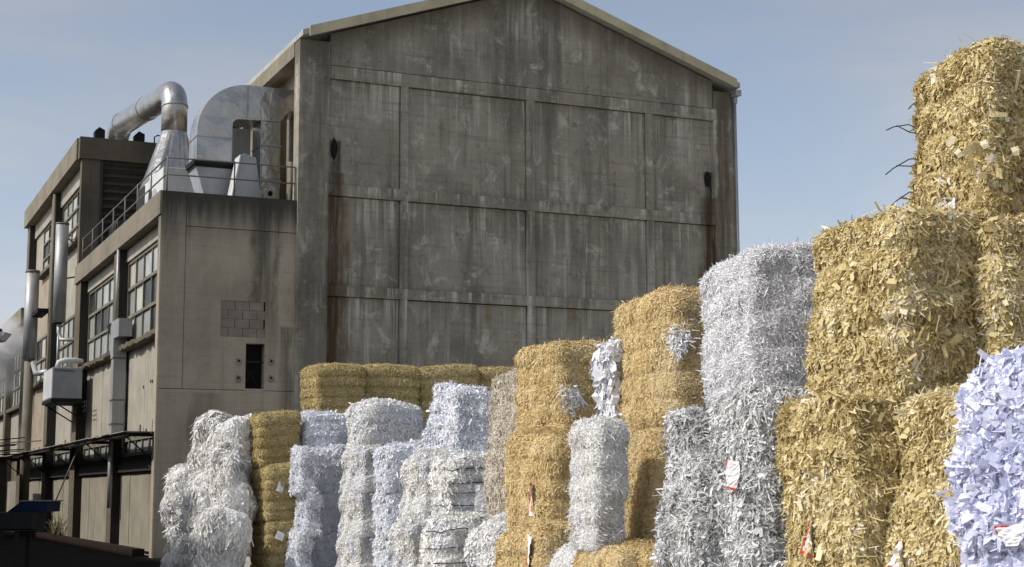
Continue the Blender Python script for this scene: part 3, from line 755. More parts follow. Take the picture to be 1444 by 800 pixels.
lamp = empty('floodlight', (-11.72, 30, 0), 0); tag(lamp, 'dark floodlight head reaching in at the left edge above the steam', 'floodlight')
m = MB(); m.tube([(0, 0, 0), (0, 0, 4.9)], .06, 8); m.build('pole', M['darkmetal'], lamp)
m = MB(); m.prism_y([(0.0, 4.55), (1.50, 4.50), (1.62, 4.75), (1.58, 4.86), (0, 4.95)], -.25, .25); m.build('arm_housing', M['darkmetal'], lamp)
m = MB(); m.prism_y([(1.58, 4.58), (1.68, 4.6), (1.80, 4.75), (1.62, 4.77)], -.2, .2); m.build('lamp_hood', M['dullgalv'], lamp)

shed = bempty('lean_to_shed', 'dark timber lean-to shed at the left edge below the canopy end', 'shed')
m = MB(); rr = random.Random(5)
for i in range(9): m.box(-4.0+i*.29, -4.0+i*.29+.27, 21+rr.uniform(-.02, .02), 21.1, 0, 2.9)
m.box(-1.42, -1.40, 21.1, 26, 0, 2.85)
m.build('wall', M['darkbeam'], shed)
m = MB(); m.box(-4.2, -1.25, 20.8, 27, 2.92, 3.0); m.build('roof', M['darkmetal'], shed)
for i in range(7):
    m = MB(); a = rr.uniform(-.3, .3); L_ = rr.uniform(.7, 1.6)
    z = 3.05 + i*.09; u0 = rr.uniform(-2.6, -1.6); v0 = 21 + rr.uniform(-.1, .9)
    m.prism_y([(u0, z), (u0+L_*math.cos(a), z+abs(L_*math.sin(a))*.4), (u0+L_*math.cos(a), z+.03+abs(L_*math.sin(a))*.4), (u0, z+.03)], v0, v0+.5)
    o = m.build('scrap_sheet', M['canopy'] if i % 2 else M['darkmetal']); o.location = OB; o.rotation_euler = (0, 0, TH)
    tag(o, 'bent scrap metal sheet in the heap on the shed roof', 'scrap sheet', 'scrap sheets heaped on the shed roof')

nb = bempty('added_shade_hall', 'unseen long grey hall added out of view on the left to shade the road', 'building')  # unseen hall, added to cast shade over the road and trough
m = MB(); m.box(-22, -10, -13, 60, 0, 8.3); m.build('wall', M['frame_c'], nb)
m = MB(); m.prism_y([(-22.4, 8.31), (-9.7, 8.31), (-9.7, 8.5), (-16, 9.4), (-22.4, 8.5)], -13.4, 60.4); m.build('roof', M['roof'], nb)
for v_ in range(-9, 58, 6):
    m = MB(); m.box(-9.998, -9.95, v_, v_+3.6, 0.1, 4.2); m.build('door', M['dullgalv'], nb)

# dry weeds by the third door
def weed(u, v, h, n, seed, label):
    rr = random.Random(seed); m = MB()
    for i in range(n):
        a = rr.uniform(0, 6.28); sp = rr.uniform(.05, .5); hh = h*rr.uniform(.5, 1)
        p0 = Vector((rr.uniform(-.2, .2), rr.uniform(-.3, .3), 0)); p2 = p0 + Vector((math.cos(a)*sp, math.sin(a)*sp, hh)); p1 = (p0+p2)/2 + Vector((0, 0, hh*.15))
        m.tube([p0, p1, p2], [.012, .009, .004], 4)
        for q in range(5):
            t = rr.uniform(.4, 1); c_ = p0.lerp(p2, t); d_ = Vector((rr.uniform(-1, 1), rr.uniform(-1, 1), rr.uniform(0, 1))).normalized()*.09; e_ = Vector((rr.uniform(-1, 1), rr.uniform(-1, 1), 0)).normalized()*.02
            b0 = m.verts([c_-e_, c_+e_, c_+d_]); m.face([b0, b0+1, b0+2])
    o = m.build('weed', M['weed']); o.location = bworld(u, v, .2); o.rotation_euler = (0, 0, TH); tag(o, label, 'weed')
M['weed'] = weathered('dry_weed', (0.20, 0.17, 0.085), (0.10, 0.10, 0.045), 0.9)
weed(-.15, 15.6, .9, 22, 1, 'tall dry weed in front of the second pale door from the skip')
weed(-.15, 17.2, .55, 14, 2, 'lower leafy weed behind the steel trough legs')

# steam
def steam():
    bm = MB(); n, rws = 20, 12
    def blob(cx, cy, cz, rx, ry, rz_):
        rings = []
        for i in range(1, rws):
            t = math.pi*i/rws
            rings.append(bm.verts([(cx+rx*math.sin(t)*math.cos(2*math.pi*j/n), cy+ry*math.sin(t)*math.sin(2*math.pi*j/n), cz+rz_*math.cos(t)) for j in range(n)]))
        tp = bm.verts([(cx, cy, cz+rz_)]); bt = bm.verts([(cx, cy, cz-rz_)])
        for a, b in zip(rings, rings[1:]):
            for j in range(n): bm.face([a+j, b+j, b+(j+1) % n, a+(j+1) % n], True)
        for j in range(n):
            bm.face([tp, rings[0]+j, rings[0]+(j+1) % n], True); bm.face([bt, rings[-1]+(j+1) % n, rings[-1]+j], True)
    blob(0, 0, 0, 2.6, 3.0, 2.6)
    m, k = newmat('steam_vapour')
    tc = k.n('ShaderNodeTexCoord')
    ln = k.n('ShaderNodeVectorMath', operation='LENGTH')
    mp = k.n('ShaderNodeMapping'); k.L.new(tc.outputs['Object'], mp.inputs['Vector']); mp.inputs['Scale'].default_value = (1/2.6, 1/3.0, 1/2.6)
    k.L.new(mp.outputs[0], ln.inputs[0])
    ns = k.noise(0.9, 4, 0.55, tc.outputs['Object'], 0.6)
    fall = k.math('SUBTRACT', k.add(k.math('SUBTRACT', 1.0, ln.outputs['Value']), k.mul(k.math('SUBTRACT', ns, 0.5), 3.2)), 0.22)
    edge = k.step(ln.outputs['Value'], 0.98, 0.45)
    den = k.mul(k.mul(k.math('MAXIMUM', fall, 0.0), edge), 2.6)
    pv = k.n('ShaderNodeVolumePrincipled'); pv.inputs['Color'].default_value = (.93, .93, .95, 1); pv.inputs['Anisotropy'].default_value = .1
    k.L.new(den, pv.inputs['Density'])
    ot = k.n('ShaderNodeOutputMaterial'); k.L.new(pv.outputs[0], ot.inputs['Volume'])
    o = bm.build('steam_plume', m); o.location = bworld(-1.2, 30.0, 7.6); o.rotation_euler = (0, 0, TH)
    tag(o, 'white steam drifting past the far end of the side wall at the left edge', 'steam', kind='stuff')
steam()

# ================================================================== BALES
def vnoise(P, seed=0):
    P = np.asarray(P, dtype=np.float64) + seed*17.31
    I = np.floor(P).astype(np.int64); f = P - I; f = f*f*(3-2*f)
    def h(i, j, k_):
        n = (i*374761393 + j*668265263 + k_*2147483647 + seed*974711) & 0xffffffff
        n = ((n ^ (n >> 13))*1274126177) & 0xffffffff
        return ((n ^ (n >> 16)) & 0xffff)/65535.0
    r = 0
    for a in (0, 1):
        for b in (0, 1):
            for c in (0, 1):
                wgt = (f[:, 0] if a else 1-f[:, 0])*(f[:, 1] if b else 1-f[:, 1])*(f[:, 2] if c else 1-f[:, 2])
                r = r + wgt*h(I[:, 0]+a, I[:, 1]+b, I[:, 2]+c)
    return r*2-1
def fbm(P, seed, o=3):
    r = 0; a = 1.0
    for i in range(o): r = r + a*vnoise(P*(2.0**i), seed+i*5); a *= .5
    return r

def paper_mat(name, stops, patch=None, patch_amt=0.5, rough=0.75, transl=0.18, shade=0.3, gain=1.0, tint=None):
    m, k = newmat(name)
    at = k.n('ShaderNodeAttribute', attribute_name='tone')
    c = k.ramp(at.outputs['Fac'], stops)
    pn = k.noise(2.6, 4, 0.6, k.coord(rnd=True))
    if patch is not None:
        c = k.mix(k.mul(k.step(pn, 0.48, 0.70), patch_amt), c, patch)
    if tint is not None:
        pn2 = k.noise(1.7, 3, 0.5, k.coord((1, 1, 1), (5, 5, 5), True))
        c = k.mix(k.mul(k.step(pn2, 0.45, 0.65), tint[1]), c, tint[0])
    fine = k.noise(70, 3, 0.7, k.coord())
    c = k.mix(k.mul(k.step(fine, 0.52, 0.75), shade), c, tuple(v*0.6 for v in stops[0][1]))
    return finish(m, k, c, rough, spec=0.25, bump=fine, bstr=0.5, bdist=0.012, transl=transl)

PM = {}
PM['yellow'] = paper_mat('yellow_shreds', [(0, (0.24, 0.165, 0.062)), (.12, (0.43, 0.33, 0.142)), (.45, (0.61, 0.495, 0.24)), (.75, (0.71, 0.605, 0.345)), (.92, (0.80, 0.72, 0.50)), (1, (0.83, 0.79, 0.69))], (0.50, 0.375, 0.155), 0.3, shade=.25)
PM['gold'] = paper_mat('gold_shreds', [(0, (0.40, 0.28, 0.115)), (.3, (0.60, 0.45, 0.21)), (.7, (0.72, 0.575, 0.31)), (1, (0.82, 0.71, 0.46))], (0.74, 0.64, 0.44), 0.45)
PM['ochre'] = paper_mat('ochre_shreds', [(0, (0.27, 0.195, 0.075)), (.3, (0.46, 0.355, 0.155)), (.7, (0.58, 0.47, 0.235)), (1, (0.72, 0.62, 0.37))], (0.50, 0.38, 0.155), 0.3)
PM['white'] = paper_mat('white_shreds', [(0, (0.34, 0.335, 0.345)), (.08, (0.60, 0.595, 0.61)), (.5, (0.80, 0.79, 0.805)), (1, (0.88, 0.875, 0.885))], (0.63, 0.62, 0.63), 0.4, shade=.2)
PM['warmwhite'] = paper_mat('warm_white_shreds', [(0, (0.42, 0.40, 0.36)), (.1, (0.69, 0.675, 0.64)), (.5, (0.82, 0.81, 0.79)), (1, (0.89, 0.885, 0.875))], (0.70, 0.655, 0.57), 0.35, shade=.2, tint=((0.74, 0.75, 0.82), 0.5))
PM['bluewhite'] = paper_mat('blue_white_shreds', [(0, (0.36, 0.38, 0.43)), (.1, (0.67, 0.69, 0.75)), (.5, (0.82, 0.835, 0.88)), (1, (0.89, 0.90, 0.925))], (0.62, 0.67, 0.80), 0.4, shade=.2, tint=((0.84, 0.825, 0.80), 0.4))
PM['greywhite'] = paper_mat('grey_print_shreds', [(0, (0.07, 0.07, 0.07)), (.22, (0.26, 0.26, 0.26)), (.46, (0.56, 0.56, 0.56)), (.78, (0.76, 0.76, 0.755)), (1, (0.88, 0.88, 0.87))], (0.50, 0.49, 0.45), 0.35, shade=.3)
PM['beige'] = paper_mat('beige_shreds', [(0, (0.26, 0.21, 0.15)), (.25, (0.48, 0.42, 0.33)), (.7, (0.66, 0.61, 0.52)), (1, (0.80, 0.76, 0.68))], (0.44, 0.36, 0.22), 0.4)
PM['lavender'] = paper_mat('lavender_paper', [(0, (0.50, 0.51, 0.66)), (.15, (0.63, 0.65, 0.81)), (.55, (0.72, 0.735, 0.89)), (.8, (0.83, 0.84, 0.93)), (1, (0.91, 0.91, 0.945))], (0.82, 0.83, 0.90), 0.5, shade=.05, transl=.3)
PM['sheet'] = paper_mat('white_sheets', [(0, (0.60, 0.60, 0.63)), (.4, (0.76, 0.76, 0.80)), (1, (0.88, 0.88, 0.90))], shade=.05)
PM['plastic'] = paper_mat('white_plastic_strips', [(0, (0.53, 0.505, 0.47)), (.1, (0.73, 0.71, 0.68)), (.5, (0.845, 0.83, 0.805)), (1, (0.90, 0.89, 0.875))], (0.73, 0.69, 0.61), 0.4, rough=.5, shade=.10, transl=.12)

# name: material, strip sets [(density/m2, length, width, lift(deg), curl, hang 0..1)], p-norm, noise amp
KINDS = {
 'yellow':   ('yellow',   [(6500, .036, .0135, 18, .4, .45), (6500, .058, .0048, 16, .4, .45), (1500, .056, .023, 24, .6, .6), (420, .085, .0065, 38, .5, .3)], 12.0, .05),
 'gold':     ('gold',     [(14000, .038, .0052, 13, .25, .2), (700, .06, .005, 38, .3, .2)], 11.0, .035),
 'goldfar':  ('gold',     [(8000, .046, .0078, 13, .2, .25), (350, .07, .007, 38, .3, .3)], 9.0, .04),
 'ochre':    ('ochre',    [(5600, .046, .011, 15, .2, .25), (250, .07, .009, 35, .3, .3)], 13.0, .025),
 'white':    ('white',    [(19000, .050, .0045, 13, .5, .12), (900, .070, .0055, 32, .7, .2)], 10.0, .045),
 'whitefine':('warmwhite',[(14000, .046, .005, 13, .4, .35), (700, .065, .005, 36, .4, .3)], 9.0, .04),
 'greywhite':('greywhite',[(9500, .045, .010, 19, .35, .30), (3200, .075, .0055, 18, .4, .35), (350, .075, .010, 38, .4, .4)], 9.0, .05),
 'bluewhite':('bluewhite',[(6200, .046, .013, 19, .35, .25), (450, .08, .024, 28, .5, .6)], 9.0, .07),
 'warmwhite':('warmwhite',[(6200, .046, .0125, 19, .35, .25), (400, .075, .024, 28, .5, .6)], 8.5, .075),
 'beige':    ('beige',    [(7500, .046, .0085, 15, .25, .3), (300, .07, .008, 36, .3, .3)], 9.0, .045),
 'lavender': ('lavender', [(9500, .032, .025, 22, .9, .25), (6000, .022, .016, 30, .9, .2), (500, .06, .036, 16, .8, .5)], 13.0, .05),
 'plastic':  ('plastic',  [(4200, .13, .015, 3, .10, .93), (700, .09, .05, 6, .3, .8), (60, .12, .012, 24, .4, .8)], 4.6, .15),
 'sheet':    ('sheet',    [(420, .065, .05, 14, .6, .7), (700, .06, .022, 12, .5, .7)], 9.0, .018),
}

class Shape:
    """rounded, lumpy, strapped block; local origin at the centre of its base"""
    def __init__(s, W, L, H, p, amp, seed, straps=5, groove=.014):
        s.h = np.array([W/2, L/2, H/2]); s.p = p; s.amp = amp; s.seed = seed; s.straps = straps; s.groove = groove; s.H = H
    def surf(s, c):
        c = np.asarray(c, float)
        r = (np.abs(c)**s.p).sum(1)**(-1/s.p)
        q = c*r[:, None]
        pos = q*s.h
        n = np.sign(q)*np.abs(q)**(s.p-1)/s.h
        n /= np.linalg.norm(n, axis=1)[:, None]
        d = s.amp*fbm(pos*2.3, s.seed, 3) + s.amp*1.5*vnoise(pos*1.25, s.seed+3)
        d += .014*vnoise(pos*13, s.seed+9)
        if s.straps:
            zz = (q[:, 2]*.5+.5)*s.straps
            ph = np.abs(zz - np.round(zz))/s.straps*s.H
            wav = np.exp(-(ph/.028)**2)
            side = np.clip(1-np.abs(n[:, 2])*1.3, 0, 1)
            d -= s.groove*wav*side
            # bulge of the end faces between the straps
            d += side*s.groove*.9*np.abs(np.sin(np.pi*zz))
        pos = pos + n*d[:, None]
        # settled, not quite square
        sk = np.random.default_rng(s.seed*7+1).normal(0, 1, 6)
        zz_ = pos[:, 2]/s.H; x_ = pos[:, 0].copy(); y_ = pos[:, 1].copy()
        pos[:, 0] = x_*(1+.035*sk[0]*zz_) + .035*sk[1]*zz_; pos[:, 1] = y_*(1+.035*sk[2]*zz_) + .03*sk[3]*zz_
        up_ = np.clip(zz_+.5, 0, 1)
        pos[:, 2] += up_*(.035*sk[4]*x_/s.h[0] + .035*sk[5]*y_/s.h[1])*min(1, s.H) + up_*.02*(1-(x_/s.h[0])**2)
        pos[:, 2] += s.h[2]
        return pos, n

def bale_mesh(name, kind, W, L, H, seed, mult=1.0, straps=5, faces=None, groove=.014, sizemul=1.0):
    mat, sets, p, amp = KINDS[kind]
    rg = np.random.default_rng(seed)
    sh = Shape(W, L, H, p, amp, seed, straps, groove)
    # ---- core
    n = 34 if W*L > .5 else 26
    gs = np.linspace(-1, 1, n)
    A, B = np.meshgrid(gs, gs, indexing='ij'); A = A.ravel(); B = B.ravel(); O = np.ones_like(A)
    cs = []; quads = []; base = 0
    idx = np.arange(n*n).reshape(n, n)
    q = np.stack([idx[:-1, :-1], idx[1:, :-1], idx[1:, 1:], idx[:-1, 1:]], -1).reshape(-1, 4)
    for ax, sg in ((0, 1), (0, -1), (1, 1), (1, -1), (2, 1), (2, -1)):
        c = np.zeros((n*n, 3)); o1, o2 = [(1, 2), (2, 0), (0, 1)][ax]
        c[:, ax] = sg*O; c[:, o1] = A; c[:, o2] = B
        cs.append(c); quads.append((q if sg > 0 else q[:, ::-1]) + base); base += n*n
    c = np.concatenate(cs); pos, nn = sh.surf(c)
    core_v = pos - nn*.012; core_f = np.concatenate(quads)
    tone_core = np.clip(.42 + .25*fbm(pos*9, seed+2, 2) + .1*rg.standard_normal(len(pos)), .05, .8)
    V = [core_v]; Fc = [core_f]; T = [tone_core]; off = len(core_v)
    # ---- shreds: only on the sides and top (the base sits on the bale below)
    Wd, Ld, Hd = W, L, H
    areas = np.array([Ld*Hd, Ld*Hd, Wd*Hd, Wd*Hd, Wd*Ld])
    wts = np.array([1.0, 1.0, 1.0, 1.0, 1.0]) if faces is None else np.array(faces, float)
    for dens, ln, wd, lift, curl, hang in sets:
        N = int(dens*mult*(areas*wts).sum())
        if N < 4: continue
        fi = rg.choice(5, N, p=(areas*wts)/(areas*wts).sum())
        c = np.zeros((N, 3)); a = rg.uniform(-1, 1, N); b = rg.uniform(-1, 1, N)
        for f, (ax, sg) in enumerate(((0, 1), (0, -1), (1, 1), (1, -1), (2, 1))):
            mk = fi == f; o1, o2 = [(1, 2), (2, 0), (0, 1)][ax]
            c[mk, ax] = sg; c[mk, o1] = a[mk]; c[mk, o2] = b[mk]
        P, Nn = sh.surf(c)
        rd = rg.standard_normal((N, 3))
        down = np.tile([0, 0, -1.0], (N, 1)) + .25*rg.standard_normal((N, 3))
        t = rd*(1-hang)/1.7 + down*hang
        t -= Nn*(t*Nn).sum(1)[:, None]; t /= np.linalg.norm(t, axis=1)[:, None]+1e-9
        bb = np.cross(Nn, t)
        # roll about own axis and lift out of the surface
        ro = R(1)*rg.normal(0, 30, N); bb2 = bb*np.cos(ro)[:, None] + Nn*np.sin(ro)[:, None]
        n2 = np.cross(t, bb2)
        lf = R(1)*np.abs(rg.normal(0, lift, N)); lf = np.clip(lf, 0, 1.35)
        t2 = t*np.cos(lf)[:, None] + Nn*np.sin(lf)[:, None]
        n3 = n2*np.cos(lf)[:, None] - t*np.sin(lf)[:, None]
        va = .30 if kind in ('white', 'whitefine', 'gold', 'goldfar', 'ochre') else (.38 if kind == 'yellow' else .5)
        l = ln*sizemul*np.exp(np.clip(rg.normal(-.06, va, N), -1.3, 1.15)); w_ = wd*sizemul*np.exp(np.clip(rg.normal(-.05, va, N), -1.2, 1.1))
        cu = rg.normal(0, curl, N)*l
        # loose ends that stick well out
        S = (-.5, .12, .55)
        tw = rg.normal(0, .35, N)
        rows = []
        for si, s_ in enumerate(S):
            ctr = P + t2*(l*(s_+.28))[:, None] + n3*(cu*(s_*s_*2 - .3))[:, None] + Nn*(.006 - np.minimum((l*(s_+.28))**2*2.2, .05))[:, None]
            ww = w_*(1.0 if si == 1 else .8)*.5
            ax_ = bb2*np.cos(tw*s_)[:, None] + n3*np.sin(tw*s_)[:, None]
            rows += [ctr - ax_*ww[:, None], ctr + ax_*ww[:, None]]
        Vs = np.stack(rows, 1).reshape(-1, 3)
        i0 = off + 6*np.arange(N)
        Fs = np.concatenate([np.stack([i0, i0+1, i0+3, i0+2], 1), np.stack([i0+2, i0+3, i0+5, i0+4], 1)])
        tn = np.clip(rg.beta(2.2, 1.9, N) + .18*fbm(P*5, seed+21, 2), 0, 1)
        V.append(Vs); Fc.append(Fs); T.append(np.repeat(tn, 6)); off += 6*N
    V = np.concatenate(V).astype(np.float32); Fq = np.concatenate(Fc).astype(np.int32); T = np.concatenate(T).astype(np.float32)
    me = bpy.data.meshes.new(name)
    me.vertices.add(len(V)); me.vertices.foreach_set('co', V.ravel())
    me.loops.add(Fq.size); me.loops.foreach_set('vertex_index', Fq.ravel())
    me.polygons.add(len(Fq)); me.polygons.foreach_set('loop_start', np.arange(0, Fq.size, 4, dtype=np.int32))
    sm = np.zeros(len(Fq), dtype=bool); sm[:len(core_f)] = True
    me.polygons.foreach_set('use_smooth', sm)
    at = me.attributes.new('tone', 'FLOAT', 'POINT'); at.data.foreach_set('value', T)
    me.materials.append(PM[mat]); me.update(calc_edges=True); me.validate()
    return me, sh

CACHE = {}
BALES = {}
def bale(key, px, D, z0, rot, W, L, H, kind, label, group=None, seed=None, share=None, mult=1.0, straps=5, groove=.012, lean=0.0, sizemul=1.0, faces=None):
    """px, D: picture column and distance of the bale's front left upright edge; rot: turn of its front from the picture plane"""
    jr = random.Random(key)
    th = R(rot + jr.uniform(-2.2, 2.2)); lean = lean + R(jr.uniform(-1.3, 1.3)); gx = Vector((math.cos(th), math.sin(th), 0)); wx = Vector((-math.sin(th), math.cos(th), 0))
    X = (px-722)/F*D*1.0
    c = Vector((X, D, z0)) + gx*W/2 + wx*L/2
    sc = (1, 1, 1)
    if share:
        if share not in CACHE:
            CACHE[share] = (bale_mesh('shredded_bale', kind, W, L, H, seed or len(CACHE)+3, mult, straps, faces, groove, sizemul), (W, L, H))
        (me, sh), (w0, l0, h0) = CACHE[share]; sc = (W/w0, L/l0, H/h0)
    else:
        me, sh = bale_mesh('shredded_bale', kind, W, L, H, seed or len(BALES)+101, mult, straps, faces, groove, sizemul)
    o = bpy.data.objects.new('paper_bale', me); COL.objects.link(o)
    o.location = c; o.rotation_euler = (0, lean, th); o.scale = sc
    tag(o, label, 'paper bale', group)
    BALES[key] = (o, sh, (W, L, H), sc)
    return o

def on_face(key, face, a, b):
    """point and frame on a bale's surface; face 'f' front or 'l' left; a, b in -1..1 (along the face, up)"""
    o, sh, dims, sc = BALES[key]
    c = np.array([[a, -1, b]]) if face == 'f' else (np.array([[-1, -a, b]]) if face == 'l' else np.array([[a, b, 1]]))
    p, n = sh.surf(c); return Vector(p[0]), Vector(n[0])

def paper_tag(key, face, a, b, w_, h_, rot=0, red=0, crumple=.03):
    o, sh, dims, sc = BALES[key]
    p, n = on_face(key, face, a, b)
    up_ = Vector((0, 0, 1)); x = up_.cross(n).normalized(); y = n.cross(x).normalized()
    ca, sa = math.cos(R(rot)), math.sin(R(rot)); x, y = x*ca + y*sa, y*ca - x*sa
    rr = random.Random(hash((a, b)) & 255)
    m = MB(); nx, ny = 9, 12
    ids = {}
    for i in range(nx+1):
        for j in range(ny+1):
            u, v = i/nx-.5, j/ny-.5
            off = .035 + crumple*math.sin(3*u+2*v+a*9) + rr.uniform(-.006, .006) + .02*(v+.5)
            ids[i, j] = m.verts([p + x*u*w_ + y*v*h_ + n*off])
    for i in range(nx):
        for j in range(ny):
            edge = (red == 1 and (j == 0 or i == 0)) or (red == 2 and (j == ny-1 or i == 0)) or (red == 3 and j == 0)
            m.cur = 1 if edge else 0
            m.face([ids[i, j], ids[i+1, j], ids[i+1, j+1], ids[i, j+1]])
    t = m.build('paper_tag', [M['tagpaper'], M['red']], o)
    if red: t['label'] = 'white paper tag with a red printed edge'
    sol = t.modifiers.new('thick', 'SOLIDIFY'); sol.thickness = .001
    return t

def wire(key, pts, r=.0035, name='binding_wire'):
    o = BALES[key][0]
    m = MB(); m.tube([Vector(p) for p in pts], r, 5); return m.build(name, M['wire'], o)

def strap(key, frac, r=.006):
    o, sh, dims, sc = BALES[key]
    c = []
    for i in range(41):
        a = i/40*8
        if a < 2: c.append((-1+a, -1, frac))
        elif a < 4: c.append((1, -1+(a-2), frac))
        elif a < 6: c.append((1-(a-4), 1, frac))
        else: c.append((-1, 1-(a-6), frac))
    p, n = sh.surf(np.array(c)); p = p + n*.022
    m = MB(); m.tube([tuple(q) for q in p], r, 5); return m.build('binding_wire', M['wire'], o)

def scrap(key, face, a, b, size, n, seed, mat='sheet', ln=.12, wd=.02):
    """tuft of loose paper stuck in a bale's face"""
    o, sh, dims, sc = BALES[key]
    p, nn = on_face(key, face, a, b); rr = random.Random(seed); m = MB()
    x = Vector((0, 0, 1)).cross(nn).normalized(); y = nn.cross(x).normalized()
    for i in range(n):
        qx = size*rr.gauss(0, .42); qy = size*rr.gauss(-.1, .55)
        q = p + x*(qx*(1-.5*max(0, -qy/size))) + y*qy + nn*rr.uniform(.0, .03)
        t = (x*rr.gauss(0, .8) + y*rr.gauss(-.6, .8) + nn*rr.gauss(.05, .12)).normalized(); s_ = (t.cross(nn) + nn*rr.gauss(0, .5)).normalized()
        l = ln*rr.uniform(.5, 1.4); w_ = wd*rr.uniform(.5, 1.6)
        b0 = m.verts([q-s_*w_/2, q+s_*w_/2, q+t*l*.5+nn*.008-s_*w_/2, q+t*l*.5+nn*.008+s_*w_/2, q+t*l-s_*w_*.4, q+t*l+s_*w_*.4])
        tv = rr.random()
        for z_ in range(6): m.tone[b0+z_] = tv
        m.face([b0, b0+1, b0+3, b0+2]); m.face([b0+2, b0+3, b0+5, b0+4])
    t_ = m.build('paper_tuft', PM[mat], o); t_['kind'] = 'stuff'; return t_

#BALES_BEGIN
T1, T2, T3, T4 = 1.06, 2.12, 3.18, 4.24
# --- nearest stack, coarse yellow shreds (right edge)
bale('y4', 1405, 9.0, 3.16, 24, 1.0, .80, 1.14, 'yellow', 'topmost yellow bale at the right edge with wires sticking out against the sky', lean=.02)
bale('y3', 1276, 8.4, 2.10, 24, .78, .84, 1.08, 'yellow', 'large yellow bale in the third tier directly under the topmost bale')
bale('y3b', 1412, 8.45, 2.10, 20, .9, .9, 1.04, 'yellow', 'yellow bale cut by the right edge, above the lavender bale and below the topmost bale')
bale('y2', 1200, 8.2, 1.04, 24, .42, .72, 1.08, 'yellow', 'yellow bale with a red edged white tag, below the large third tier yellow bale')
bale('y2b', 1345, 7.6, 1.02, 10, .9, .75, 1.10, 'yellow', 'yellow bale with a slanting white tag, left of the lavender bale')
bale('lav', 1738, 4.55, .985, 24, .7, 1.15, 1.06, 'lavender', 'lavender blue bale of crumpled paper pieces at the right edge')
# --- white and grey stack
bale('w3', 1056, 9.9, 2.10, 15, 1.05, .95, 1.10, 'white', 'big fluffy white bale standing against the sky left of the large yellow bale')
bale('g2', 985, 10.3, 1.04, 20, .55, .58, 1.08, 'greywhite', 'grey white bale of printed strips right of the narrow gold column')
bale('g2b', 1068, 8.95, 1.16, 15, .8, .70, .97, 'greywhite', 'grey white bale with a red edged tag beside the yellow bales')
bale('g1', 1075, 8.8, 0.10, 15, .8, .85, 1.06, 'greywhite', 'grey white bale at the bottom edge with dark wires, under the red tagged grey one')
# --- gold and white stack
bale('o3', 950, 12.1, 2.12, 24, .95, 1.12, 1.08, 'gold', 'gold bale with a white paper tuft, left of the big fluffy white bale')
bale('o2', 915, 12.1, 1.06, 22, .9, .9, 1.08, 'gold', 'narrow looking gold bale between the fine white bale and the grey white bale')
bale('f2', 838, 11.8, 1.14, 24, .27, .46, .98, 'whitefine', 'slim upright bale of fine white fibres with a dry yellowish rim on top')
bale('o1', 870, 11.55, 0.05, 24, .35, .8, 1.09, 'gold', 'gold bale at the bottom edge under the slim white bale')
bale('o1b', 915, 11.5, 0.10, 24, .8, .6, 1.06, 'gold', 'gold bale at the bottom edge below the narrow looking gold bale')
bale('f1', 822, 12.6, 0.10, 24, .4, .6, 1.02, 'whitefine', 'small bluish white bale at the bottom edge left of the gold ones')
bale('c3', 862, 12.9, 2.08, 24, .24, .30, .74, 'sheet', 'bundle of loose white paper sheets between two gold bales', straps=0)
# --- middle gold stack
bale('m3', 790, 16.5, 2.16, 24, .95, 1.15, 1.06, 'goldfar', 'gold bale with a shiny white patch, top of the middle gold stack')
bale('m2', 774, 15.9, 1.16, 24, .65, 1.12, 1.03, 'goldfar', 'gold bale with a narrow white tag, middle of the middle gold stack')
bale('m1', 760, 15.0, 0.10, 24, .9, 1.2, 1.12, 'goldfar', 'gold bale with a red edged tag, at the bottom edge of the middle gold stack')
# --- beige column
bale('b3', 735, 19.6, 2.14, 24, .7, 1.2, 1.06, 'beige', 'beige white bale, top of the narrow column left of the middle gold stack')
bale('b2', 729, 19.4, 1.08, 24, .7, 1.1, 1.08, 'beige', 'beige white bale, second from the top in the narrow beige column')
bale('b1', 714, 18.6, 0.05, 24, .7, 1.2, 1.12, 'warmwhite', 'white bale at the bottom edge in front of the narrow beige column', share='WW')
# --- strapped white stack
bale('s3', 640, 22.4, 2.12, 24, .62, .95, 1.06, 'bluewhite', 'bluish white bale standing alone on top of the strapped white bales')
bale('s2', 634, 21.4, 1.20, 20, .85, .95, .92, 'warmwhite', 'white bale with dark straps and a square of paper on its front', groove=.022, faces=(1, 1, 1, .3, 1))
bale('s2b', 596, 22.2, 1.20, 20, .5, .9, .92, 'warmwhite', 'rounded white bale end bulging out left of the upper strapped bale', share='WW')
bale('s1', 622, 20.9, 0.20, 20, .85, .95, 1.0, 'warmwhite', 'white strapped bale at the bottom edge, under the one with the square of paper', groove=.022, faces=(1, 1, 1, .3, 1))
bale('s1b', 578, 21.9, 0.20, 20, .6, .9, 1.0, 'warmwhite', 'rounded white bale end at the bottom edge left of the lower strapped bale', share='WW')
# --- long white stack
H4 = .81
bale('l4', 515, 29.0, 2.42, 24, 1.2, 1.2, .84, 'warmwhite', 'long white bale on top of its stack just left of the lone bluish white bale', share='WL')
for i, (pa, pb) in enumerate(((512, 545), (510, 546), (506, 548))):
    nm = ('third', 'second', 'lowest')[i]
    bale('l%da' % (3-i), pa, 28.6, 1.61-i*H4, 24, .42, 1.1, H4+.02, 'warmwhite', ('ragged white bale end just below the left end of the long white bale', 'ragged white bale end in the second tier left below the long white bale', 'ragged white bale end at the bottom edge left below the long white bale')[i], share='WW')
    bale('l%db' % (3-i), pb, 27.9, 1.61-i*H4, 22, 1.0, 1.0, H4+.02, 'bluewhite', ('pale bluish bale directly below the long white bale', 'pale bluish bale two tiers below the long white bale', 'pale bluish bale at the bottom edge three tiers below the long white bale')[i], share='BL')
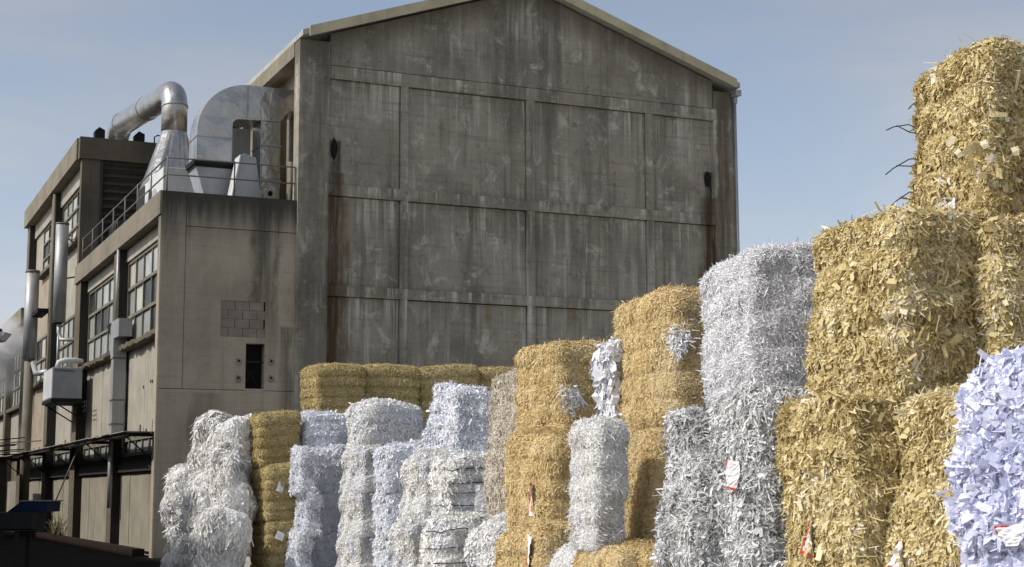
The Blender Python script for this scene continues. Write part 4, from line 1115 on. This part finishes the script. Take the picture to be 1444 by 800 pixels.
# --- blue white stack
bale('k4', 434, 31.0, 2.42, 22, 1.0, .8, .82, 'bluewhite', 'blue tinged bale on top of the stack beside the ochre pair', seed=333)
for i in range(3):
    bale('k%da' % (3-i), 440-i*2, 30.4, 1.61-i*H4, 22, .85, .9, H4+.02, 'bluewhite', ('bluish white bale second from the top beside the ochre pair', 'bluish white bale third from the top beside the ochre pair', 'bluish white bale at the bottom edge beside the ochre pair')[i], share='BL')
    bale('k%db' % (3-i), 426-i*2+(i == 1)*10, 29.6, 1.61-i*H4, 24, .30, .62, H4+.02, 'bluewhite', ('bluish white bale end jutting out over the ochre bale with white tags', 'bluish white bale end in the second tier beside the ochre bale', 'bluish white bale end at the bottom edge beside the ochre bale')[i], share='BW')
# --- ochre pair and back row
bale('h3', 369, 30.6, 2.10, 27, .80, 1.3, 1.08, 'ochre', 'square ochre bale on top of the stack beside the white heap', share='OC', groove=.02)
bale('h2', 380, 30.0, 1.06, 27, .68, 1.2, 1.06, 'ochre', 'ochre bale with a white tag, second in the stack beside the white heap', share='OC', groove=.02)
bale('h1', 382, 30.0, 0.02, 27, .68, 1.2, 1.06, 'ochre', 'ochre bale with a white tag at the bottom edge beside the white heap', share='OC', groove=.02)
bale('r1', 447, 31.6, 3.16, 22, 1.02, 1.15, 1.08, 'ochre', 'leftmost ochre bale of the back row in front of the hall', 'ochre bales in the back row', share='OC2', groove=.02)
bale('r2', 513, 32.1, 3.16, 20, 1.18, 1.1, 1.10, 'ochre', 'second ochre bale from the left in the back row', 'ochre bales in the back row', share='OC2', groove=.02)
bale('r3', 594, 32.6, 3.16, 20, 1.25, 1.1, 1.11, 'ochre', 'third ochre bale from the left in the back row, behind the lone bluish white bale', 'ochre bales in the back row', share='OC', groove=.02)
bale('r4', 676, 33.2, 3.16, 20, 1.25, 1.1, 1.12, 'ochre', 'rightmost ochre bale of the back row, half hidden by the beige column', 'ochre bales in the back row', share='OC2', groove=.02)
# --- white heap at the left
bale('p3', 326, 30.9, 1.75, 34, .75, 1.7, 1.35, 'plastic', 'rounded white bale on top of the heap of plastic strips', straps=0, seed=501)
bale('p2', 318, 29.9, 1.0, 28, .50, 1.0, 1.55, 'plastic', 'frayed white bale with hanging strips, leaning against the ochre stack', straps=0, seed=502)
bale('p2b', 290, 30.5, .9, 30, .8, 1.15, 1.10, 'plastic', 'smooth white bale in the middle of the heap below the rounded top one', straps=0, seed=503)
bale('p2c', 254, 32.6, .9, 28, .8, .7, 1.2, 'plastic', 'small greyish white bale at the far left of the heap', straps=0, seed=504)
bale('p1', 296, 29.0, 0.0, 28, .78, 1.35, 1.2, 'plastic', 'large white bale at the bottom edge of the heap', straps=0, seed=505)
bale('p1b', 246, 32.4, 0.0, 28, .8, .5, .98, 'plastic', 'greyish bale at the bottom edge at the far left of the heap', straps=0, seed=506)

# tags, wires, tufts
paper_tag('h2', 'f', -.35, .25, .17, .20, -15); paper_tag('h1', 'f', -.45, .45, .20, .16, -20)
paper_tag('s2', 'f', .12, -.28, .26, .36, 0); paper_tag('s1', 'f', .1, .55, .26, .36, 3)
for f in (.62, .18, -.12, -.5): strap('s2', f)
for f in (.75, .3, -.1): strap('s1', f)
paper_tag('m2', 'l', .55, -.25, .09, .34, -4, 2); paper_tag('m1', 'l', .7, .65, .16, .34, -18, 1)
scrap('m3', 'f', -.72, -.1, .15, 130, 5, 'white', .07, .014)
scrap('o3', 'f', -.93, .25, .10, 330, 6, 'white', .05, .008)
paper_tag('g2b', 'l', .30, .05, .08, .17, -18, 1); paper_tag('g2b', 'f', .2, -.25, .10, .17, 8, 2)
paper_tag('y2', 'l', -.15, -.45, .09, .20, -22, 1); paper_tag('y2b', 'l', -.2, -.55, .10, .16, -30, 3)
paper_tag('lav', 'l', -.45, -.1, .07, .07, 5, 2)
scrap('c3', 'l', .2, .8, .07, 4, 9, 'sheet', .15, .09)
scrap('y4', 'f', -.93, -.25, .20, 40, 12, 'yellow', .09, .03); scrap('y4', 'l', .1, -.55, .13, 16, 13, 'sheet', .07, .014); scrap('y3', 'f', .35, -.55, .07, 7, 15, 'sheet', .10, .014)
rw = random.Random(2)
for i, (zf, ln) in enumerate(((.62, .09), (.30, .20), (-.02, .22), (-.42, .17), (-.75, .12))):
    p, n = on_face('y4', 'l', -.9+.05*i, zf)
    q = p + n*(-.02)
    d = (n + Vector((0, .3, rw.uniform(-.3, .3)))).normalized()
    wire('y4', [q, q+d*ln*.5+Vector((0, 0, .02)), q+d*ln+Vector((0, 0, -.02)), q+d*ln*1.2+Vector((0, .01, -.05))], .004)
    q2 = q + Vector((0, 0, -.02)); wire('y4', [q2, q2+d*ln*.45+Vector((0, 0, -.01)), q2+d*ln*.9+Vector((0, 0, .015))], .004)
for a, b, dx, dz in ((-.6, -1, .5, -.1), (-.2, -.95, .3, -.25), (.1, -.98, .35, .1)):
    p, n = on_face('w3', 'f', a, b+.08); p = p + n*.05
    wire('w3', [p, p+Vector((dx*.3, -.04, .05)), p+Vector((dx*.6, -.06, dz*.3)), p+Vector((dx, -.02, dz))], .005)
for a in (-.5, .2):
    p, n = on_face('g1', 't', a, -.85); p = p + Vector((0, 0, .04))
    wire('g1', [p, p+Vector((.12, -.05, .05)), p+Vector((.25, -.12, .0)), p+Vector((.4, -.15, -.04))], .005)
